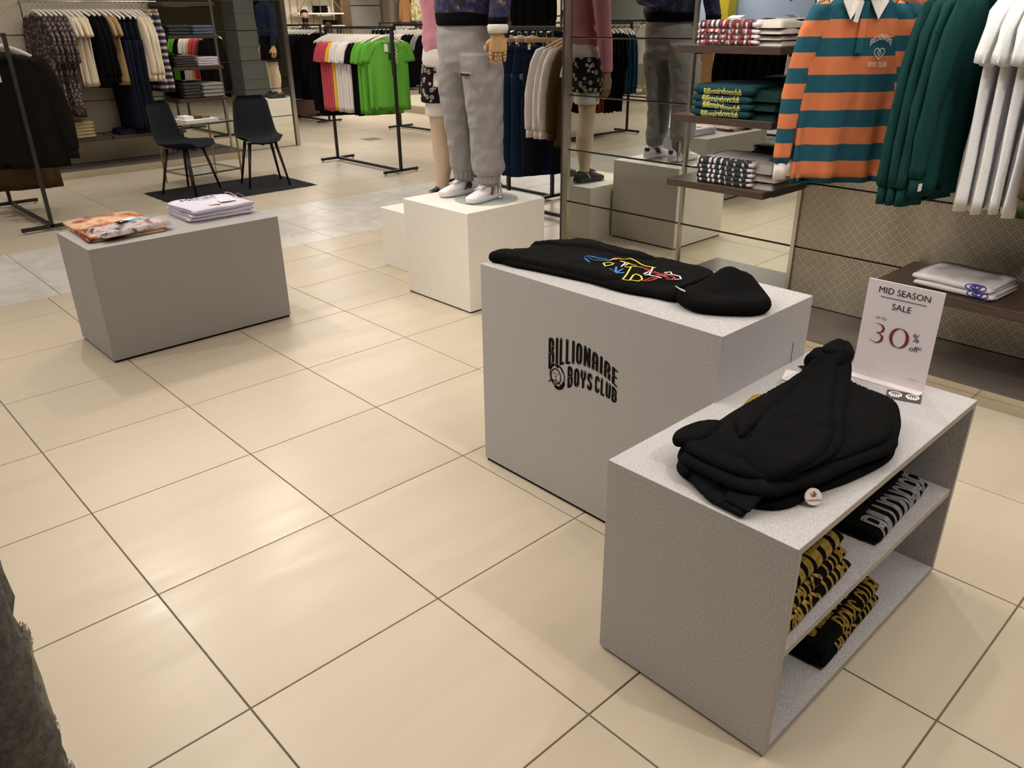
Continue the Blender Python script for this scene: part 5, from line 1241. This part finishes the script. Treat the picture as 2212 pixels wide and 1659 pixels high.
def head(parent, mat, z=1.50, cx=0):
    g = G(); g.loft([ell((cx, y, z+dz), rx, ry, 20) for dz, rx, ry, y in ((-.06, .052, .055, .015), (0, .05, .054, .01), (.03, .052, .062, -.01), (.07, .066, .085, -.012), (.12, .074, .096, -.006), (.17, .074, .098, 0), (.215, .058, .080, .004), (.24, .02, .03, .006))])
    g.obj('head', mat, parent, True)
# --- mannequin in grey joggers
HEA = heather((.25, .24, .238), (.345, .33, .325), 420); M_DARKF = None
A = thing('mannequin', 'mannequin in grey joggers, floral black sweatshirt and white sneakers on the larger plinth', 'mannequin', (2.63, 2.155, .587), radians(-90))
g = G(); hl = .065
limb(g, dens([(.125, 0, .145, .070, .082), (.128, 0, .175, .088, .100), (.125, -.004, .24, .090, .100), (.125, -.008, .36, .092, .102), (.122, -.012, .48, .096, .108), (.110, -.008, .60, .108, .118), (.095, 0, .72, .115, .125), (.075, 0, .80, .115, .12)]), 22, .013, 1)
limb(g, dens([(-.102, .01, .145, .064, .080), (-.100, .008, .175, .076, .094), (-.098, .0, .24, .074, .096), (-.100, -.006, .36, .080, .100), (-.110, -.010, .48, .090, .11), (-.122, -.006, .60, .108, .12), (-.115, 0, .72, .12, .128), (-.085, 0, .80, .12, .125)]), 22, .013, 4)
limb(g, dens([(-.02, 0, .70, .165, .105), (-.03, 0, .76, .20, .128), (-.04, 0, .84, .205, .132), (-.045, 0, .92, .195, .125), (-.045, 0, 1.0, .175, .115)]), 28, .010, 2)
remesh(g, 'joggers', HEA, A, .0075, 5)
g = G()
for x, y in ((.122, .004), (-.108, .012)):
    R_ = []
    for i in range(9):
        z = .098+.052*i/8; R_.append([(x+(.056+.0025*cos(14*a))*cos(a)*(1+.02*i), y+(.064+.0025*cos(14*a))*sin(a)*(1+.02*i), z) for a in [2*pi*k/84 for k in range(84)]])
    G().loft(R_).obj('ribbed_cuff', HEA, A, True)
for sx, x0 in ((1, .0), (-1, .0)):   # zip pocket on the left thigh, toward the viewer
    pass
zp = G().box(.055, .155, -.137, -.131, .690, .712, .002).obj('pocket_zip', HEA, A); 
q = font('Bluemarble', .020, .105, .694, M_INK, A, 'pocket_lettering', sx=.9, bold=.0010, depth=-.1385)
G().tube([(.225, -.03, .93), (.226, -.03, .80)], .004, 6).obj('side_zip', M_STEEL, A); G().box(.222, .232, -.035, -.025, .775, .80).obj('zip_pull', M_CHROME, A)
M_DF, t_, p_ = nodes('dark_floral_sweat'); v_ = N(t_, 'ShaderNodeTexNoise'); v_.inputs['Scale'].default_value = 26; v_.inputs['Detail'].default_value = 2; tc_ = N(t_, 'ShaderNodeTexCoord'); L(t_, tc_.outputs['Object'], v_.inputs['Vector'])
sp_ = N(t_, 'ShaderNodeSeparateColor'); L(t_, v_.outputs['Color'], sp_.inputs[0])
L(t_, ramp(t_, v_.outputs['Fac'], [(.42, (.010, .010, .014)), (.52, (.015, .012, .06)), (.58, (.035, .02, .14)), (.64, (.02, .05, .08)), (.68, (.05, .10, .05)), (.73, (.40, .12, .03))]), p_.inputs['Base Color']); p_.inputs['Roughness'].default_value = .85
g = torso(A, None, .995, cx=-.04, hw=.205, seed=3, ry=.135); arm(g, 1, [(.19, .01, 1.40, .06, .07), (.235, .015, 1.30, .062, .068), (.262, .01, 1.16, .058, .062), (.272, -.02, 1.05, .055, .058), (.278, -.045, .975, .052, .055)]); arm(g, -1, [(.19, .01, 1.40, .06, .07), (.225, .05, 1.26, .058, .062), (.235, .11, 1.12, .054, .058), (.16, .17, 1.06, .046, .05), (.06, .185, 1.04, .044, .046)])
remesh(g, 'floral_sweatshirt', M_DF, A, .009, 5)
g = G(); limb(g, dens([(-.040, 0, .945, .190, .128), (-.040, 0, .955, .200, .135), (-.040, 0, 1.0, .206, .140), (-.038, 0, 1.012, .206, .140)], 2), 36, .003); g.obj('black_hem', cloth(BLK, .9, .5), A, True)
for sx, xx in ((1, .278),):
    g = G(); limb(g, [(sx*xx, -.045, .945, .047, .051), (sx*xx, -.045, .960, .050, .054), (sx*xx, -.043, .985, .053, .057)], 24); g.obj('black_cuff', cloth(BLK, .9, .5), A, True)
    g = G(); limb(g, [(sx*xx, -.046, .912, .040, .044), (sx*xx, -.046, .908, .050, .055), (sx*xx, -.046, .925, .053, .058), (sx*xx, -.046, .945, .054, .059), (sx*xx, -.046, .952, .048, .052)], 24); g.obj('white_turned_cuff', cloth((.72, .69, .64), .9, .2), A, True)
    h_ = hand(A, (sx*xx, -.047, .900), M_HAND, sx); h_.rotation_euler = (0, 0, radians(-42)); h_.scale = (1.1, 1.15, .92)
head(A, M_SKIN, 1.50)
M_SW = plain('white_leather', (.74, .70, .74), .4); M_SS = plain('white_rubber', (.70, .67, .72), .5); NV = plain('navy_stripe', (.02, .02, .06), .5); RD = plain('red_stripe', (.22, .01, .015), .5)
shoe(A, .118, .022, radians(8), M_SW, M_SS, stripes_=[(-.030, .012, RD), (-.012, .005, NV), (-.042, .004, NV)], laces=M_SW, dark_heel=NV, bow=True)
s2 = shoe(A, -.108, .030, radians(-4), M_SW, M_SS, stripes_=[(-.030, .012, RD), (-.042, .004, NV)], laces=M_SW, dark_heel=NV, bow=True)
G().disc((0, 0), .019, 0, .004, 20).obj('security_disc', plain('navy_plastic', (.03, .03, .07), .3), s2, loc=(.040, -.012, .05)).rotation_euler = (0, radians(80), 0)
for x, y in ((.118, .012), (-.108, .02)): g = G(); limb(g, [(x, y+.01, .07, .026, .034), (x, y, .11, .034, .042)], 16); g.obj('foot_form', M_SKIN, A, True)
glass_base(A, .10, .0, .19, (.155, .06), .62)
# --- mannequin in the pink sweatshirt
M_PAIS = vor_print('paisley', (.010, .008, .010), (.60, .58, .55), 25, .36, alt=(.05, .05, .05))
B = thing('mannequin', 'mannequin in pink sweatshirt, paisley shorts and black sneakers on the smaller plinth', 'mannequin', (2.97, 2.785, .401), radians(-90))
g = G()
for sx, xx in ((1, .125), (-1, -.125)):
    limb(g, dens([(xx, .015, .075, .036, .046), (xx, .01, .12, .040, .046), (xx, .022, .25, .060, .066), (xx, .022, .34, .066, .070), (xx, .004, .47, .060, .062), (xx*.98, 0, .53, .064, .066), (xx*.9, 0, .66, .075, .078), (xx*.85, 0, .80, .085, .09)]), 22)
remesh(g, 'legs', M_SKIN, B, .008, 3)
def shorts(parent, mat, z0, z1, name, grow=0, wr=.008, seed=0):
    g = G()
    for sx in (-1, 1): limb(g, dens([(sx*.118, 0, z0, .105+grow, .108+grow), (sx*.110, 0, z0+.10, .105+grow, .108+grow), (sx*.085, 0, min(z1, z0+.24), .108+grow, .112+grow)]), 22, wr, seed+sx)
    limb(g, dens([(0, 0, z0+.19, .175+grow, .115+grow), (0, 0, z1, .175+grow, .115+grow)]), 26, wr, seed)
    remesh(g, name, mat, parent, .009, 3)
shorts(B, K('white'), .575, .90, 'white_undershorts', -.012, .0015, 2)
shorts(B, M_PAIS, .66, .93, 'paisley_shorts', .012, .004, 5)
g = G(); limb(g, dens([(0, 0, .885, .195, .135), (0, 0, .93, .205, .142), (0, 0, 1.0, .19, .13)], 3), 30, .004); g.obj('white_tee_hem', K('white'), B, True)
M_PINKS = cloth((.62, .27, .34), .92, .4)
g = torso(B, None, .955, hw=.190, seed=8, ry=.13); AR = [(.19, .01, 1.40, .06, .07), (.24, .015, 1.28, .062, .068), (.262, .01, 1.12, .055, .06), (.272, -.01, .97, .050, .054), (.275, -.03, .86, .040, .044), (.275, -.035, .80, .038, .042)]
arm(g, 1, AR); arm(g, -1, [(.19, .01, 1.40, .06, .07), (.215, .06, 1.26, .056, .06), (.215, .12, 1.12, .05, .056), (.14, .17, 1.06, .042, .046), (.04, .18, 1.04, .04, .042)]); remesh(g, 'pink_sweatshirt', M_PINKS, B, .009, 5)
for sx in (1,): hand(B, (sx*.275, -.037, .775), wood('dark_maple_hand', (.26, .15, .08), (.32, .19, .10)), sx)
head(B, M_SKIN, 1.50)
M_BS = plain('black_mesh_shoe', (.012, .012, .012), .6); M_BSS = plain('black_rubber', (.018, .018, .018), .5)
for sx in (-1, 1): shoe(B, sx*.13, .03, radians(6*sx), M_BS, M_BSS, stripes_=[(-.02, .007, M_PAPER)], laces=M_BS, bow=True)
glass_base(B, .0, .03, .20, (.0, .10), .5)
# --- navy mannequin on a white plinth (seen in the left mirror, partly behind the jeans rack)
t = thing('plinth', 'white stone plinth under the navy mannequin behind the jeans rack', 'plinth', (5.86, 5.82, 0)); G().box(0, .60, 0, .60, 0, .40, .002).obj('body', M_PLINTH, t)
Dm = thing('mannequin', 'mannequin in navy jacket and black shorts behind the jeans rack', 'mannequin', (6.16, 6.12, .401), radians(-80))
g = G()
for xx in (.12, -.12): limb(g, dens([(xx, .015, .075, .033, .042), (xx, .01, .12, .036, .042), (xx, .022, .25, .052, .058), (xx, .022, .34, .056, .06), (xx, .004, .47, .05, .052), (xx*.95, 0, .6, .066, .07), (xx*.85, 0, .78, .08, .085)], 2), 18)
remesh(g, 'legs', M_SKIN, Dm, .010, 2)
shorts(Dm, K('black'), .56, .93, 'black_shorts', .01, .008, 4)
g = torso(Dm, None, .93, hw=.215, seed=12, ry=.14); arm(g, 1, AR); arm(g, -1, AR); remesh(g, 'navy_jacket', cloth((.012, .018, .04), .9, .5), Dm, .010, 4)
for sx in (-1, 1): hand(Dm, (sx*.275, -.037, .775), M_HAND, sx); shoe(Dm, sx*.125, .03, 0, M_BS, M_BSS, laces=M_BS)
Dm.scale = (1.12, 1, 1); head(Dm, M_SKIN, 1.5); glass_base(Dm, 0, .03, .2, (0, .1), .5)
# --- child bust on a pole by the lemon stand
ch = thing('mannequin', 'grey headed child mannequin in a slate blue coat, reflected above the lemon stand', 'mannequin', (-7.05, 9.98, 0), radians(60))
g = torso(ch, None, .98, top=1.44, hw=.16, sh=.18); arm(g, 1, [(.17, 0, 1.40, .05, .06), (.23, 0, 1.2, .05, .055), (.25, 0, 1.02, .04, .045)]); arm(g, -1, [(.17, 0, 1.40, .05, .06), (.23, 0, 1.2, .05, .055), (.25, 0, 1.02, .04, .045)]); remesh(g, 'blue_coat', cloth((.07, .085, .16), .9, .5), ch, .012, 3)
g = G(); g.loft([ell((0, 0, z), r, r*.9, 16) for z, r in ((1.43, .09), (1.50, .075), (1.54, .05))]); g.obj('yellow_hood', plain('yellow_fabric', (.55, .40, .12), .8), ch, True)
head(ch, plain('grey_head', (.13, .13, .12), .7), 1.54); G().tube([(0, 0, 0), (0, 0, 1.0)], .012, 8).obj('pole', M_STEEL, ch); G().disc((0, 0), .16, 0, .012).obj('base', M_STEEL, ch)
# --- grey tiled column (seen in the left mirror)
cl = tag(G().box(-.29, .29, -.29, .29, .005, CEIL-.005).obj('tiled_column', M_GROUT, None, loc=(8.4, .7, 0)), 'grey tiled square column reflected in the left mirror', 'column')
M_GT = plain('grey_column_tile', (.30, .31, .31), .35)
for k in range(9):
    z0 = .01+.34*k
    for n_, bx in enumerate([(-.295, .295, -.30, -.29), (-.295, .295, .29, .30), (-.30, -.29, -.295, .295), (.29, .30, -.295, .295)]): G().box(*bx, z0, z0+.334).obj('column_tile', M_GT, cl)
# ============================================================ PEOPLE FAR AWAY
def person(lab, loc, rz, H, coat, hair, mask=None, bun=False, skin=(.42, .26, .17)):
    p = thing('person', lab, 'person', loc, rz); k = H/1.75
    g = G()
    for sx in (-1, 1):
        limb(g, dens([(sx*.09, 0, .06, .05, .06), (sx*.09, 0, .45, .065, .07), (sx*.085, 0, .85, .09, .10)], 3), 16)
        limb(g, dens([(sx*.19, .0, 1.40, .055, .06), (sx*.24, .0, 1.15, .05, .055), (sx*.25, -.05, .90, .04, .04)], 3), 14)
    limb(g, dens([(0, 0, .80, .165, .11), (0, 0, 1.0, .155, .105), (0, 0, 1.30, .185, .115), (0, 0, 1.40, .175, .10), (0, .01, 1.46, .07, .06), (0, .01, 1.54, .05, .052)], 3), 22)
    for v in g.V: v *= k
    remesh(g, 'clothed_body', cloth(coat), p, .014, 3)
    g = G(); S_ = plain('skin', skin, .6)
    g.loft([ell((0, y*k, z*k), rx*k, ry*k, 20) for z, rx, ry, y in ((1.50, .048, .05, .01), (1.55, .052, .06, -.01), (1.60, .066, .085, -.012), (1.65, .073, .094, -.004), (1.70, .070, .092, 0), (1.745, .045, .06, .004), (1.75, .01, .015, .004))]); hd_ = g.obj('head', S_, p, True)
    for sx in (-1, 1):
        G().loft([ell((sx*.028*k, -.092*k, 1.645*k+d), .010*k, .004*k, 10) for d in (-.004, .004)]).obj('eye', M_INK, hd_); G().tube([(sx*.074*k, 0, 1.62*k), (sx*.08*k, .005, 1.655*k)], .012*k, 8).obj('ear', S_, hd_, True)
    G().tube([(0, -.088*k, 1.65*k), (0, -.112*k, 1.615*k), (0, -.098*k, 1.605*k)], [.006*k, .011*k, .006*k], 8).obj('nose', S_, hd_, True)
    G().tube([(-.02*k, -.088*k, 1.575*k), (.02*k, -.088*k, 1.575*k)], .004*k, 6).obj('mouth', plain('lips', (.3, .1, .08), .5), hd_)
    g = G(); g.loft([ell((0, (y+.018)*k, z*k), rx*k, ry*k, 20) for z, rx, ry, y in ((1.60, .060, .07, .02), (1.66, .078, .086, .012), (1.72, .080, .098, .002), (1.76, .06, .075, .004), (1.775, .02, .03, .004))]); g.obj('hair', cloth(hair), p, True)
    if bun: g = G(); g.loft([ell((0, .10*k, (1.70+dz)*k), r*k, r*k, 14) for dz, r in ((-.22, .03), (-.16, .07), (-.05, .085), (.02, .07), (.05, .02))]); g.obj('loose_hair', cloth(hair), p, True)
    if mask: g = G(); g.loft([[(.064*k*cos(a), (-.035-.072*max(0, -sin(a)))*k if sin(a) < 0 else -.02*k, z*k) for a in [2*pi*i/20 for i in range(20)]] for z in (1.535, 1.57, 1.605, 1.625)]); g.obj('face_mask', cloth(mask), p, True)
    for sx in (-1, 1): G().box((sx*.09-.045)*k, (sx*.09+.045)*k, -.17*k, .08*k, 0, .07*k, .015).obj('shoe', K('black'), p)
    return p
person('person with short dark hair and a black face mask behind the dark coat rack', (8.52, 14.2, 0), radians(-20), 1.73, (.02, .02, .022), (.012, .009, .007), mask=(.012, .012, .012))
person('person with long brown hair turned away, bending behind the dark coats', (8.86, 13.9, 0), radians(160), 1.50, (.02, .018, .018), (.045, .025, .015), bun=True)
# ============================================================ RIPPED JEANS IN THE LOWER LEFT CORNER
M_DENIM, t_, p_ = nodes('grey_washed_denim'); a_ = noise_tex(t_, 55, 5, rough=.75); L(t_, ramp(t_, a_, [(.35, (.055, .05, .045)), (.52, (.10, .094, .085)), (.7, (.17, .165, .15))]), p_.inputs['Base Color']); p_.inputs['Roughness'].default_value = .9
b_ = noise_tex(t_, 160, 2); bump(t_, p_, b_, .4, .002)
M_DENIM2, t_, p_ = nodes('pale_denim'); a_ = noise_tex(t_, 40, 5, rough=.7); L(t_, ramp(t_, a_, [(.35, (.16, .15, .125)), (.7, (.32, .30, .25))]), p_.inputs['Base Color']); p_.inputs['Roughness'].default_value = .9
jr = rack('black clothes rack just outside the lower left corner', -1.85, -.30, 1.25, h=1.42, along='x')
J = thing('hanging_jeans', 'ripped grey washed jeans hanging in the lower left corner', 'jeans', (-.505, -.30, 0), 0)
g = G(); limb(g, dens([(.018, .055, .18, .062, .040), (.012, .055, .40, .075, .044), (.0, .05, .62, .088, .048), (-.005, .04, .80, .095, .05), (-.01, .03, 1.0, .105, .055), (-.01, .0, 1.28, .12, .06)]), 24, .012, 3); g.obj('back_leg', M_DENIM, J, True)
g = G(); limb(g, dens([(.020, -.05, .16, .066, .042), (.012, -.05, .36, .074, .045), (-.006, -.05, .60, .086, .050), (-.018, -.045, .80, .095, .052), (-.02, -.03, 1.0, .105, .055), (-.01, .0, 1.28, .12, .06)]), 24, .010, 8); g.obj('front_leg', M_DENIM, J, True)
g = G(); limb(g, dens([(.019, .056, .475, .0745, .046), (.014, .056, .66, .0835, .0485)], 4), 24, .006, 5); g.obj('faded_patch', M_DENIM2, J, True)
M_FRAY = plain('frayed_thread', (.36, .32, .24), .95); rr_ = random.Random(5)
for (zc, yc, xr, nn) in ((.665, .05, .082, 130), (.475, .05, .078, 110), (.375, .03, .078, 90)):
    g = G()
    for k in range(nn*2):
        a = rr_.uniform(-1.2, .7); z = zc+rr_.uniform(-.016, .016); x = .012+xr*cos(a)*.99; y = yc+.046*sin(a); P = [(x, y, z)]; w_ = rr_.uniform(0, 6)
        for j in range(4): P.append((P[-1][0]+.0022*cos(w_+j*1.3)+.0012, P[-1][1]+.003*sin(w_+j*1.7), P[-1][2]+.0035*sin(w_+j*1.3)))
        g.tube(P, .0005, 3, False)
    tag(g.obj('frayed_threads', M_FRAY, J), kind='stuff')
hanger('black', 'black hanger holding the ripped grey washed jeans', (-.505, -.30, 1.413), radians(20), 'corner hangers')
G().box(-.15, .13, -.03, .03, 1.26, 1.30).obj('waistband', M_DENIM, J)
